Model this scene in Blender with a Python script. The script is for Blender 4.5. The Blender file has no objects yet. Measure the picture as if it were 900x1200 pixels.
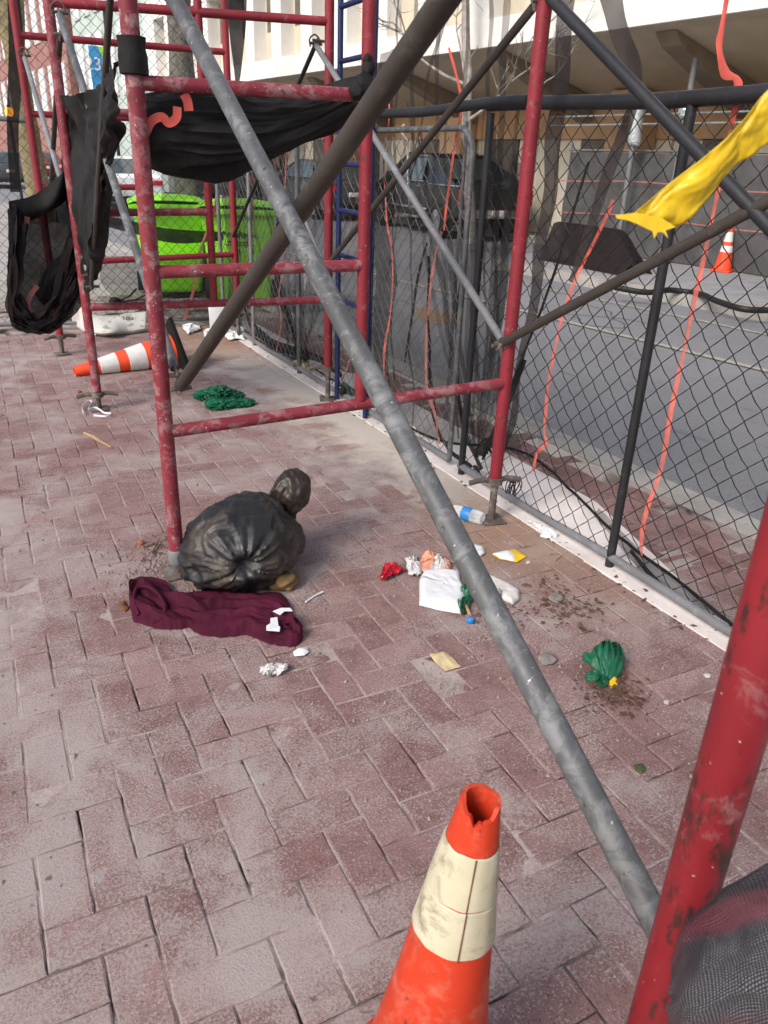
import bpy, bmesh, math, random
from mathutils import Vector, Matrix, noise
random.seed(7)
C = bpy.context.scene.collection
sc = bpy.context.scene
PI = math.pi
R = math.radians

# ------------------------------------------------------------------ camera
F = 893.0; CH = 1.5
dn = Vector((-75, 1942, F)).normalized()
vy = Vector((-650, -438, F)); vy = (vy - dn * vy.dot(dn)).normalized()
vx = vy.cross(-dn)
if vx.x < 0: vx = -vx
up = -dn
EYE = Vector((0, 0, CH))
def ray(px, py):
    d = Vector((px - 450, py - 600, F))
    return Vector((vx.dot(d), vy.dot(d), up.dot(d)))
def at(px, py, z=0.0):
    r = ray(px, py); return EYE + r * ((z - CH) / r.z)
def onY(px, py, Y):
    r = ray(px, py); return EYE + r * (Y / r.y)
def onX(px, py, X):
    r = ray(px, py); return EYE + r * (X / r.x)
def onL(px, py, A, B):
    n = Vector((B[1] - A[1], -(B[0] - A[0]))); r = ray(px, py)
    return EYE + r * ((n.x * A[0] + n.y * A[1]) / (n.x * r.x + n.y * r.y))
FA, FB = (2.30, 1.19), (2.80, 6.9)                    # the fence line on the ground
_fn = Vector((FB[1] - FA[1], -(FB[0] - FA[0]))).normalized()
def onF(px, py, off=0.0):
    return onL(px, py, (FA[0] + _fn.x * off, FA[1] + _fn.y * off), (FB[0] + _fn.x * off, FB[1] + _fn.y * off))
def fenceX(Y): return FA[0] + (FB[0] - FA[0]) * (Y - FA[1]) / (FB[1] - FA[1])

cam = bpy.data.cameras.new('Camera'); camo = bpy.data.objects.new('Camera', cam); C.objects.link(camo)
cr = Vector((vx.x, vy.x, up.x)); cu = -Vector((vx.y, vy.y, up.y)); cb = -Vector((vx.z, vy.z, up.z))
M4 = Matrix((cr, cu, cb)).transposed().to_4x4(); M4.translation = EYE
camo.matrix_world = M4
cam.sensor_fit = 'VERTICAL'; cam.sensor_height = 36; cam.sensor_width = 27
cam.lens = 36 * F / 1200; cam.clip_start = 0.05; cam.clip_end = 800
cam.dof.use_dof = True; cam.dof.focus_distance = 2.9; cam.dof.aperture_fstop = 11
sc.camera = camo
sc.render.resolution_x = 768; sc.render.resolution_y = 1024

# ------------------------------------------------------------------ world and light
w = bpy.data.worlds.new('World'); sc.world = w; w.use_nodes = True
nt = w.node_tree; bg = nt.nodes['Background']
sky = nt.nodes.new('ShaderNodeTexSky'); sky.sky_type = 'NISHITA'; sky.sun_disc = False
SEL, SAZ = R(39), R(255)
sky.sun_elevation = SEL; sky.sun_rotation = SAZ; sky.air_density = 1.0; sky.dust_density = 3.0; sky.ozone_density = 0.6
nt.links.new(sky.outputs[0], bg.inputs[0]); bg.inputs[1].default_value = 0.14
sl = bpy.data.lights.new('sun', 'SUN'); sl.energy = 1.8; sl.angle = R(22); sl.color = (1, .95, .9)
so = bpy.data.objects.new('sun', sl); C.objects.link(so)
sdir = Vector((math.sin(SAZ) * math.cos(SEL), math.cos(SAZ) * math.cos(SEL), math.sin(SEL)))
so.rotation_euler = sdir.to_track_quat('Z', 'Y').to_euler(); so.location = (0, -5, 12)
sc.view_settings.view_transform = 'Standard'; sc.view_settings.look = 'None'
sc.view_settings.exposure = 0.5; sc.view_settings.gamma = 1
sc.cycles.transparent_max_bounces = 32

# ------------------------------------------------------------------ materials
class NT:
    def __init__(s, name):
        s.m = bpy.data.materials.new(name); s.m.use_nodes = True
        s.t = s.m.node_tree; s.b = s.t.nodes['Principled BSDF']; s.out = s.t.nodes['Material Output']
        tc = s.n('ShaderNodeTexCoord'); s.obj = tc.outputs['Object']; s.uv = tc.outputs['UV']
        s.pos = s.n('ShaderNodeNewGeometry').outputs['Position']
    def n(s, k, **kw):
        x = s.t.nodes.new(k)
        for a, v in kw.items(): setattr(x, a, v)
        return x
    def l(s, a, b): s.t.links.new(a, b)
    def noise(s, scale, detail=4, rough=.55, vec=None, stretch=None, dist=0):
        x = s.n('ShaderNodeTexNoise'); x.inputs['Scale'].default_value = scale
        x.inputs['Detail'].default_value = detail; x.inputs['Roughness'].default_value = rough
        x.inputs['Distortion'].default_value = dist
        v = vec or s.obj
        if stretch:
            mp = s.n('ShaderNodeMapping'); mp.inputs['Scale'].default_value = stretch; s.l(v, mp.inputs[0]); v = mp.outputs[0]
        s.l(v, x.inputs['Vector']); return x.outputs['Fac']
    def voro(s, scale, vec=None, feature='F1'):
        x = s.n('ShaderNodeTexVoronoi', feature=feature); x.inputs['Scale'].default_value = scale
        s.l(vec or s.obj, x.inputs['Vector']); return x
    def ramp(s, f, a, b, lo=0., hi=1.):
        x = s.n('ShaderNodeMapRange'); x.inputs[1].default_value = a; x.inputs[2].default_value = b
        x.inputs[3].default_value = lo; x.inputs[4].default_value = hi; s.l(f, x.inputs[0]); return x.outputs[0]
    def math(s, op, a, b=None):
        x = s.n('ShaderNodeMath', operation=op)
        for i, v in enumerate((a, b)):
            if v is None: continue
            if isinstance(v, (int, float)): x.inputs[i].default_value = v
            else: s.l(v, x.inputs[i])
        return x.outputs[0]
    def mix(s, f, a, b):
        x = s.n('ShaderNodeMix', data_type='RGBA')
        for i, v in ((0, f), (6, a), (7, b)):
            if isinstance(v, (int, float)): x.inputs[i].default_value = v
            elif isinstance(v, tuple): x.inputs[i].default_value = (*v[:3], 1)
            else: s.l(v, x.inputs[i])
        return x.outputs[2]
    def bump(s, h, strength=.3, dist=.002):
        x = s.n('ShaderNodeBump'); x.inputs['Strength'].default_value = strength; x.inputs['Distance'].default_value = dist
        s.l(h, x.inputs['Height']); s.l(x.outputs[0], s.b.inputs['Normal'])
    def set(s, col=None, rough=None, metal=None, spec=None):
        for k, v in (('Base Color', col), ('Roughness', rough), ('Metallic', metal), ('Specular IOR Level', spec)):
            if v is None: continue
            if isinstance(v, tuple): s.b.inputs[k].default_value = (*v, 1)
            elif isinstance(v, (int, float)): s.b.inputs[k].default_value = v
            else: s.l(v, s.b.inputs[k])
        return s.m

def plain(name, col, rough=.7, metal=0, var=.25, scale=12, bump=.15, spec=.4, bscale=None, dist=.002):
    k = NT(name); f = k.noise(scale, 6, .6)
    d = tuple(c * (1 - var) for c in col); e = tuple(min(1, c * (1 + var)) for c in col)
    c = k.mix(k.ramp(f, .3, .7), d, e)
    if bump: k.bump(k.noise(bscale or scale * 6, 5, .65), bump, dist)
    return k.set(c, rough, metal, spec)

def tube_paint(name, base, scuff, rust, amount=.56, rough=.5, fleck=(.55, .5, .48), fl=.70, metal=0., rs=38, rt=.61, st=None):
    k = NT(name)
    tone = k.noise(3.0, 3)
    b = k.mix(k.ramp(tone, .3, .7), tuple(c * .72 for c in base), tuple(c * 1.2 for c in base))
    n1 = k.noise(17, 10, .72, dist=.6); m1 = k.math('MULTIPLY', k.ramp(n1, amount - .01, amount + .09), k.ramp(k.noise(2.2, 3, .5), .35, .6, .35, 1))
    b = k.mix(k.math('MULTIPLY', m1, .75), b, scuff)
    n2 = k.noise(rs, 8, .7, stretch=st); m2 = k.ramp(n2, rt, rt + .06)
    b = k.mix(k.math('MULTIPLY', m2, .9), b, rust)
    n3 = k.noise(95, 4, .6); m3 = k.ramp(n3, fl, fl + .03)
    b = k.mix(m3, b, fleck)
    k.bump(k.math('ADD', k.math('MULTIPLY', m1, .5), k.noise(60, 5, .7)), .35, .0015)
    k.set(b, k.ramp(n1, .3, .7, rough - .1, rough + .25), metal, .4); return k.m

M = {}
M['red'] = tube_paint('red paint', (.225, .017, .029), (.33, .17, .17), (.06, .022, .02), .585, .5, rs=30, rt=.585)
M['red_worn'] = tube_paint('worn red paint', (.225, .026, .04), (.37, .25, .25), (.08, .035, .03), .50, .55, fl=.67, rs=30, rt=.585)
M['red_near'] = tube_paint('scratched red paint', (.21, .013, .02), (.26, .12, .12), (.030, .016, .014), .58, .40, rs=16, rt=.545, st=(1, 1, .4))
M['galv'] = tube_paint('galvanised tube', (.095, .099, .104), (.235, .243, .25), (.042, .038, .034), .50, .5, (.50, .51, .52), .675, .25)
M['galv_thin'] = tube_paint('dull galvanised', (.19, .195, .205), (.3, .3, .31), (.12, .11, .1), .55, .5, (.5, .5, .5), .70, .2)
M['brown'] = tube_paint('brown steel', (.052, .043, .037), (.095, .083, .072), (.04, .03, .024), .55, .55, (.3, .28, .26), .735, .2)
M['dark'] = tube_paint('dark steel', (.026, .027, .031), (.06, .062, .068), (.03, .022, .018), .58, .45, (.25, .25, .25), .75, .3)
M['blue'] = tube_paint('navy paint', (.009, .02, .085), (.03, .04, .08), (.03, .02, .02), .62, .45)
M['jack'] = tube_paint('rusty jack steel', (.10, .08, .068), (.24, .22, .2), (.06, .035, .022), .5, .65)
M['wire'] = plain('dark wire', (.018, .017, .018), .5, .3, bump=0)
M['wire_grey'] = plain('grey wire', (.13, .125, .12), .5, .3, bump=0)

def netting(name, col, a0, a1, scale=2.0, weave=0):
    k = NT(name); k.b.inputs['Roughness'].default_value = .9
    f = k.noise(scale, 4, .5, vec=k.pos)
    c = k.mix(f, tuple(x * .7 for x in col), tuple(min(1, x * 1.4) for x in col)); k.l(c, k.b.inputs['Base Color'])
    k.b.inputs['Specular IOR Level'].default_value = .15
    tr = k.n('ShaderNodeBsdfTransparent'); mx = k.n('ShaderNodeMixShader')
    k.l(k.ramp(f, .3, .7, a0, a1), mx.inputs[0]); k.l(tr.outputs[0], mx.inputs[1]); k.l(k.b.outputs[0], mx.inputs[2])
    k.l(mx.outputs[0], k.out.inputs[0]); return k.m
M['veil'] = netting('sheer netting', (.012, .0115, .012), .04, .15)
M['veil_left'] = netting('grey netting', (.022, .0215, .0225), .30, .55, 3)
M['veil_mid'] = netting('folded netting', (.016, .0155, .0165), .42, .68)
M['veil_dark'] = netting('dense netting', (.010, .0095, .0105), .88, .985, 4)
M['veil_brown'] = netting('brown netting fold', (.040, .033, .034), .74, .92)
M['net_brown'] = netting('brownish black netting', (.018, .0135, .013), .92, .975, 5)
M['black'] = plain('black netting', (.0125, .0120, .0125), .75, var=.45, scale=10, bump=.7, bscale=150, spec=.25, dist=.003)
M['coral'] = plain('coral stripe', (.50, .085, .065), .75, var=.18, bump=.2)
M['coral_veil'] = netting('coral stripe weave', (.66, .16, .125), .55, .95, 14)
M['coral_dull'] = netting('dusty coral stripe', (.42, .15, .135), .70, .9, 9)

def mat_brick():
    k = NT('brick'); at_ = k.n('ShaderNodeAttribute', attribute_name='tone'); t = at_.outputs['Fac']
    sx = k.n('ShaderNodeSeparateXYZ'); k.l(k.pos, sx.inputs[0])
    b = k.mix(t, (.225, .122, .114), (.375, .25, .236))
    patch = k.noise(3.2, 6, .62, vec=k.pos, dist=.7); big = k.noise(.9, 3, .5, vec=k.pos)
    left = k.math('ADD', k.ramp(sx.outputs[0], 1.0, -.1, 0, .13), k.ramp(sx.outputs[0], 2.5, 2.65, 0, -.32))
    dusty = k.math('ADD', k.math('ADD', patch, k.math('MULTIPLY', k.math('SUBTRACT', big, .5), .5)), k.math('ADD', left, .035))
    br = k.ramp(k.noise(7, 7, .65, vec=k.pos, dist=.4), .47, .60); b = k.mix(k.math('MULTIPLY', br, .55), b, (.165, .088, .078))
    mid = k.noise(38, 6, .72, vec=k.pos); b = k.mix(k.ramp(mid, .46, .62, 0, .5), b, (.34, .225, .21))
    # pits and exposed pale grains, denser where the dust lies
    g1 = k.noise(150, 5, .78, vec=k.pos); g2 = k.noise(210, 4, .75, vec=k.pos)
    b = k.mix(k.ramp(g2, .56, .62, 0, .75), b, (.062, .032, .029))
    gm = k.math('ADD', g1, k.math('MULTIPLY', k.math('SUBTRACT', dusty, .5), .42)); b = k.mix(k.ramp(gm, .53, .60, 0, .75), b, (.54, .47, .45))
    # thick dried dust and cement smears with their own edges
    dm = k.math('ADD', dusty, k.math('MULTIPLY', k.math('SUBTRACT', k.noise(26, 7, .72, vec=k.pos), .5), .35))
    b = k.mix(k.ramp(dm, .59, .76, 0, .7), b, (.45, .395, .378))
    b = k.mix(k.math('MULTIPLY', k.ramp(dm, .50, .60), k.ramp(g1, .4, .6, .1, .6)), b, (.36, .295, .275))
    sp = k.voro(11, vec=k.pos); s1 = k.ramp(k.math('ADD', sp.outputs['Distance'], k.ramp(k.noise(70, 3, .6, vec=k.pos), .3, .7, -.04, .04)), .05, .09, 1, 0)
    sm = k.ramp(k.noise(2.3, 2, .5, vec=k.pos), .45, .5); b = k.mix(k.math('MULTIPLY', k.math('MULTIPLY', s1, sm), .7), b, (.075, .048, .042))
    sq = k.voro(4.3, vec=k.pos); mpx = k.ramp(k.math('ADD', sq.outputs['Distance'], k.ramp(k.noise(30, 4, .6, vec=k.pos), .3, .7, -.05, .05)), .07, .11, 1, 0); b = k.mix(k.math('MULTIPLY', mpx, .6), b, (.42, .39, .38))
    grain = k.ramp(g1, .4, .65)
    # lime wash spread along the fence, ochre stain at its edge
    u = k.math('SUBTRACT', sx.outputs[0], k.math('MULTIPLY', sx.outputs[1], .055))
    u = k.math('ADD', u, k.ramp(k.noise(2.6, 6, .6, vec=k.pos), .25, .75, -.28, .28))
    yr = k.math('MULTIPLY', k.ramp(sx.outputs[1], 2.3, 3.0), k.ramp(sx.outputs[1], 6.3, 5.4))
    inn = k.ramp(k.math('SUBTRACT', sx.outputs[0], k.math('MULTIPLY', sx.outputs[1], .088)), 2.26, 2.30, 1, 0)
    yr = k.math('MULTIPLY', yr, inn); oc = k.math('MULTIPLY', k.math('MULTIPLY', k.ramp(u, 1.72, 1.98), k.ramp(sx.outputs[1], 1.3, 2.2)), inn); b = k.mix(k.math('MULTIPLY', oc, .7), b, (.38, .25, .17))
    wm = k.math('MULTIPLY', k.ramp(u, 1.9, 2.1), yr); b = k.mix(k.math('MULTIPLY', wm, .9), b, (.62, .56, .50))
    h = k.math('ADD', k.noise(45, 6, .7, vec=k.pos), k.math('MULTIPLY', grain, .6))
    k.bump(h, .75, .004); k.set(b, .82, 0, .25); return k.m
M['brick'] = mat_brick()
def mat_sand():
    k = NT('joint sand'); f = k.noise(7, 8, .65, vec=k.pos); c = k.mix(k.ramp(f, .35, .65), (.22, .155, .14), (.38, .315, .295))
    g = k.noise(160, 4, .7, vec=k.pos); c = k.mix(k.ramp(g, .45, .65, 0, .6), c, (.50, .46, .44))
    sz = k.n('ShaderNodeSeparateXYZ'); k.l(k.pos, sz.inputs[0]); c = k.mix(k.ramp(sz.outputs[2], -.003, -.0062), c, (.055, .038, .033))
    sx = k.n('ShaderNodeSeparateXYZ'); k.l(k.pos, sx.inputs[0])
    u = k.math('ADD', k.math('SUBTRACT', sx.outputs[0], k.math('MULTIPLY', sx.outputs[1], .055)), k.ramp(k.noise(2.6, 6, .6, vec=k.pos), .25, .75, -.28, .28))
    yr = k.math('MULTIPLY', k.ramp(sx.outputs[1], 2.3, 3.0), k.ramp(sx.outputs[1], 6.3, 5.4))
    c = k.mix(k.math('MULTIPLY', k.math('MULTIPLY', k.ramp(u, 1.85, 2.1), yr), .9), c, (.60, .54, .47))
    k.bump(g, .6, .003); k.set(c, .95, 0, .15); return k.m
M['sand'] = mat_sand()
def mat_conc(name, a, b_, spots=(.2, .13, .09)):
    k = NT(name); f = k.noise(3, 8, .65, vec=k.pos); c = k.mix(k.ramp(f, .35, .65), a, b_)
    g = k.noise(25, 7, .7, vec=k.pos); c = k.mix(k.ramp(g, .6, .68, 0, .6), c, spots)
    k.bump(k.noise(80, 6, .7, vec=k.pos), .5, .003); k.set(c, .85, 0, .25); return k.m
M['conc_white'] = mat_conc('pale concrete', (.66, .60, .57), (.82, .77, .74), (.5, .36, .26))
M['conc_grey'] = mat_conc('kerb stone', (.27, .26, .24), (.42, .40, .37), (.14, .12, .11))
M['granite'] = mat_conc('far paving', (.26, .26, .27), (.36, .36, .37), (.15, .15, .15))
def mat_road():
    k = NT('asphalt'); f = k.noise(.7, 6, .6, vec=k.pos); c = k.mix(k.ramp(f, .3, .7), (.15, .153, .165), (.205, .208, .222))
    g = k.noise(140, 3, .7, vec=k.pos); c = k.mix(k.ramp(g, .42, .7, 0, .7), c, (.36, .36, .375))
    d = k.noise(9, 5, .6, vec=k.pos, stretch=(1, .2, 1)); c = k.mix(k.ramp(d, .6, .7, 0, .4), c, (.075, .075, .08))
    k.bump(g, .5, .003); k.set(c, .8, 0, .3); return k.m
M['road'] = mat_road()
M['line'] = plain('worn line paint', (.36, .34, .29), .8, var=.5, scale=30)
M['orange_line'] = plain('orange street paint', (.26, .165, .10), .8, var=.3, scale=14)
M['wallwhite'] = mat_conc('white precast concrete', (.74, .725, .69), (.80, .785, .755), (.6, .58, .55))
M['recess'] = plain('recessed beige panel', (.60, .54, .43), .7, var=.12, scale=2, bump=.1)
M['winglass'] = plain('tinted window glass', (.12, .12, .105), .15, 0, .4, 1.2, 0, .6)
M['soffit'] = plain('brown soffit', (.56, .46, .34), .8, var=.12, scale=1.5)
M['beam'] = plain('dark brown beam', (.24, .185, .135), .8, var=.2, scale=2)
M['brownwall'] = plain('tan stone wall', (.52, .33, .19), .8, var=.25, scale=1.2)
M['panel'] = plain('cream panel', (.80, .74, .62), .7, var=.12, scale=1.5)
M['darkpanel'] = plain('grey brown panel', (.17, .15, .13), .7, var=.2, scale=2)
M['hoard'] = plain('grey hoarding netting', (.082, .081, .082), .9, var=.3, scale=3, bump=.3, bscale=40)
M['silver'] = plain('silver foil wrap', (.55, .60, .62), .35, .5, .3, 20, .6, bscale=30, dist=.01)
M['redbrick'] = plain('red brick facade', (.30, .155, .135), .8, var=.2, scale=1)
M['palestone'] = plain('pale green stone', (.44, .52, .49), .8, var=.15, scale=1)
M['winwhite'] = plain('bright window', (.74, .80, .84), .3, var=.12, scale=.6, bump=0)
M['bark'] = plain('grey bark', (.135, .122, .108), .9, var=.55, scale=9, bump=1.0, bscale=22, dist=.03)
M['bark_olive'] = plain('olive bark', (.20, .165, .095), .9, var=.4, scale=6, bump=.9, bscale=18, dist=.03)
M['bark_pale'] = plain('pale bark', (.33, .30, .27), .9, var=.4, scale=9, bump=.9, bscale=20, dist=.02)
M['bin'] = plain('lime green plastic', (.24, .68, .018), .45, var=.10, scale=3, bump=.1)
M['blackplastic'] = plain('black plastic', (.012, .012, .013), .5, var=.2, bump=.2)
M['rubber'] = plain('black rubber', (.010, .010, .010), .75, var=.3, spec=.2)
M['ink'] = plain('black ink', (.02, .02, .02), .8, bump=0)
def mat_cone(name, base, dirt):
    k = NT(name); n = k.noise(14, 9, .7, dist=.5); c = k.mix(k.ramp(k.noise(4, 4), .35, .65), tuple(x * .82 for x in base), base)
    c = k.mix(k.ramp(n, .50, .68, 0, .7), c, dirt); c = k.mix(k.ramp(k.noise(7, 8, .7, dist=.8), .55, .66, 0, .55), c, (.30, .045, .02)); s_ = k.noise(60, 5, .7, stretch=(1, 1, .25)); c = k.mix(k.ramp(s_, .63, .68, 0, .8), c, (.12, .03, .02))
    k.bump(k.noise(30, 5, .6), .2, .002); k.set(c, .5, 0, .35); return k.m
M['cone'] = mat_cone('orange cone plastic', (.58, .044, .013), (.52, .17, .11))
M['cone_far'] = plain('bright orange plastic', (.85, .08, .025), .55, var=.1)
def mat_collar():
    k = NT('dirty reflective collar'); n = k.noise(16, 9, .72, dist=.5); c = k.mix(k.ramp(k.noise(5, 5, .6), .35, .7), (.60, .56, .42), (.44, .41, .27))
    c = k.mix(k.ramp(n, .51, .64, 0, .75), c, (.17, .135, .09)); k.bump(k.noise(20, 4), .25, .003); k.set(c, .45, 0, .4); return k.m
M['collar'] = mat_collar()
M['whiteband'] = plain('white reflective band', (.66, .66, .65), .5, var=.12, scale=20)
def mat_bag():
    k = NT('black bin liner'); n = k.noise(9, 8, .65, dist=1.0)
    c = k.mix(k.ramp(k.noise(5, 6, .65), .46, .70), (.015, .0155, .0175), (.085, .064, .047))
    k.bump(k.noise(26, 6, .6, dist=1.5), .35, .006); k.set(c, k.ramp(n, .3, .7, .36, .56), 0, .45); return k.m
M['bag'] = mat_bag()
M['bag_brown'] = plain('dusty bag top', (.032, .024, .019), .36, var=.5, scale=9, bump=.8, bscale=14, dist=.01)
M['contents'] = plain('ochre rubbish', (.16, .10, .04), .7, var=.5, scale=25, bump=.8, bscale=40)
M['maroon'] = plain('maroon jersey', (.056, .006, .019), .8, var=.3, scale=7, bump=.35, bscale=420, spec=.15, dist=.0012)
M['maroon'].node_tree.nodes['Principled BSDF'].inputs['Sheen Weight'].default_value = .0
M['white'] = plain('white paper', (.70, .72, .74), .6, var=.07, scale=9, bump=.35, bscale=25, dist=.004)
M['white_dirty'] = plain('dirty white plastic', (.60, .57, .55), .5, var=.15, scale=14)
M['redfoil'] = plain('red wrapper foil', (.50, .018, .035), .3, .1, .35, 25, .6, bscale=40, dist=.004)
M['orange_paper'] = plain('orange printed paper', (.62, .30, .20), .6, var=.25, scale=28)
M['yellow_card'] = plain('yellow card', (.78, .50, .012), .5, var=.1)
M['buff'] = plain('buff card', (.55, .44, .25), .8, var=.22, scale=25)
M['tissue'] = plain('grey tissue', (.58, .57, .56), .9, var=.2, scale=20)
M['greenfilm'] = plain('dark green film', (.008, .105, .052), .36, var=.5, scale=16, bump=.7, bscale=35, dist=.005)
M['bluecap'] = plain('blue plastic', (.03, .20, .50), .4, var=.15)
M['yellow_tape'] = plain('yellow tape', (.62, .42, .012), .42, var=.16, scale=22, bump=.4, bscale=60, dist=.004)
M['wood'] = plain('splintered wood', (.38, .24, .13), .8, var=.3, scale=30)
M['leaf'] = plain('brown leaf', (.16, .07, .035), .8, var=.4, scale=30)
M['leaf_green'] = plain('green leaf', (.06, .08, .025), .7, var=.4, scale=30)
M['stone'] = plain('pale rubble', (.48, .45, .42), .9, var=.2, scale=20, bump=.6)
M['stone_grey'] = plain('grey rubble', (.21, .19, .175), .9, var=.3, scale=30, bump=.8)
M['grit'] = plain('grit', (.30, .25, .23), .9, var=.4, scale=40)
M['mulch'] = plain('leaf crumbs', (.11, .058, .036), .9, var=.5, scale=60)
M['rustbrick'] = plain('brick chip', (.30, .075, .035), .9, var=.3, scale=30)
M['carblack'] = plain('black car paint', (.012, .012, .014), .22, .0, .1, 1, 0, .8)
M['carwhite'] = plain('white car paint', (.75, .77, .79), .25, 0, .05, 1, 0, .6)
M['cargrey'] = plain('grey car paint', (.10, .105, .115), .25, .4, .1, 1, 0, .6)
M['carred'] = plain('red car paint', (.22, .02, .025), .25, 0, .1, 1, 0, .6)
M['carglass'] = plain('car window', (.10, .125, .13), .05, .35, .3, .9, 0, .9)
M['chrome'] = plain('chrome', (.62, .63, .65), .2, .9, .05, 3, 0)
M['tyre'] = plain('tyre', (.014, .014, .014), .85)
M['taillight'] = plain('red lamp lens', (.55, .02, .035), .2, 0, .15, 9, 0, .7)
M['banner'] = plain('blue banner', (.05, .30, .62), .6, var=.25, scale=.8, bump=0)
M['banner_g'] = plain('green banner', (.35, .62, .06), .6, var=.2, scale=.8, bump=0)
def mat_clear():
    k = NT('clear plastic'); k.b.inputs['Base Color'].default_value = (.9, .93, .95, 1); k.b.inputs['Roughness'].default_value = .12
    k.b.inputs['Transmission Weight'].default_value = .0
    tr = k.n('ShaderNodeBsdfTransparent'); mx = k.n('ShaderNodeMixShader'); lw = k.n('ShaderNodeLayerWeight'); lw.inputs[0].default_value = .45
    k.l(k.ramp(lw.outputs['Facing'], 0, 1, .22, .9), mx.inputs[0]); k.l(tr.outputs[0], mx.inputs[1]); k.l(k.b.outputs[0], mx.inputs[2]); k.l(mx.outputs[0], k.out.inputs[0])
    k.bump(k.noise(60, 3), .5, .004); return k.m
M['clear'] = mat_clear()
def emit(name, col, s):
    k = NT(name); k.b.inputs['Base Color'].default_value = (*col, 1); k.b.inputs['Emission Color'].default_value = (*col, 1); k.b.inputs['Emission Strength'].default_value = s
    f = k.noise(9, 2); k.l(k.ramp(f, .2, .8, .35, .6), k.b.inputs['Roughness']); return k.m
M['amber'] = emit('lit amber lamp', (1., .33, .02), 5)
M['redlamp'] = emit('lit red lamp', (1., .06, .06), 3)
M['warmlamp'] = emit('warm lamp', (1., .72, .38), 3)
def mat_weave():
    k = NT('plaid debris netting'); u = k.uv
    def wave(d, sc_):
        x = k.n('ShaderNodeTexWave', wave_type='BANDS', bands_direction=d); x.inputs['Scale'].default_value = sc_; x.inputs['Distortion'].default_value = 1.2; x.inputs['Detail Scale'].default_value = 3; k.l(u, x.inputs['Vector']); return x.outputs['Fac']
    wu, wv_ = wave('X', 17), wave('Y', 24)
    th = k.math('MAXIMUM', wu, wv_); cr_ = k.math('MULTIPLY', wu, wv_)
    sx = k.n('ShaderNodeSeparateXYZ'); k.l(u, sx.inputs[0])
    pale = k.ramp(k.math('ADD', sx.outputs[1], k.ramp(k.noise(5, 4, .6, vec=u), .3, .7, -.2, .2)), .2, .45)
    c = k.mix(th, (.006, .006, .009), (.030, .031, .042)); c = k.mix(k.math('MULTIPLY', k.ramp(cr_, .35, .75), pale), c, (.22, .23, .25))
    band = k.math('ADD', sx.outputs[1], k.math('MULTIPLY', sx.outputs[0], -.25))
    rd = k.ramp(k.math('ABSOLUTE', k.math('SUBTRACT', band, .05)), .05, .11, 1, 0); c = k.mix(k.math('MULTIPLY', rd, .75), c, (.17, .03, .045))
    rd2 = k.ramp(k.math('ABSOLUTE', k.math('SUBTRACT', band, .62)), .03, .08, 1, 0); c = k.mix(k.math('MULTIPLY', rd2, .5), c, (.11, .03, .04))
    k.l(c, k.b.inputs['Base Color']); k.b.inputs['Roughness'].default_value = .75
    tr = k.n('ShaderNodeBsdfTransparent'); mx = k.n('ShaderNodeMixShader')
    k.l(k.ramp(th, .15, .6, .60, 1), mx.inputs[0]); k.l(tr.outputs[0], mx.inputs[1]); k.l(k.b.outputs[0], mx.inputs[2])
    k.l(mx.outputs[0], k.out.inputs[0])
    k.bump(th, .8, .003); return k.m
M['weave'] = mat_weave()
M['banner_y'] = M['yellow_card']
def mat_news():
    k = NT('newsprint'); b = k.n('ShaderNodeTexBrick'); k.l(k.uv, b.inputs['Vector']); b.inputs['Scale'].default_value = 9; b.inputs['Mortar Size'].default_value = .09; b.inputs['Row Height'].default_value = .16; b.inputs['Brick Width'].default_value = 1.1
    f = k.noise(55, 3, .7, vec=k.uv); t_ = k.math('MULTIPLY', k.math('SUBTRACT', 1, b.outputs['Fac']), k.ramp(f, .42, .56)); ph = k.ramp(k.noise(5, 3, .5, vec=k.uv), .56, .6)
    c = k.mix(k.math('MULTIPLY', t_, .75), (.52, .52, .48), (.07, .07, .07)); c = k.mix(k.math('MULTIPLY', ph, .6), c, (.16, .15, .14)); return k.set(c, .85, 0, .2)
M['newsprint'] = mat_news()

# ------------------------------------------------------------------ mesh helpers
def catmull(P, n):
    P = [Vector(p) for p in P]
    if len(P) == 2: return [P[0].lerp(P[1], i / (n - 1)) for i in range(n)]
    out = []; m = len(P) - 1
    for i in range(n):
        t = i / (n - 1) * m; k = min(int(t), m - 1); f = t - k
        p1, p2 = P[k], P[k + 1]; p0 = P[k - 1] if k else p1 * 2 - p2; p3 = P[k + 2] if k + 2 <= m else p2 * 2 - p1
        out.append(.5 * ((2 * p1) + (p2 - p0) * f + (2 * p0 - 5 * p1 + 4 * p2 - p3) * f * f + (3 * p1 - p0 - 3 * p2 + p3) * f ** 3))
    return out

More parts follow.
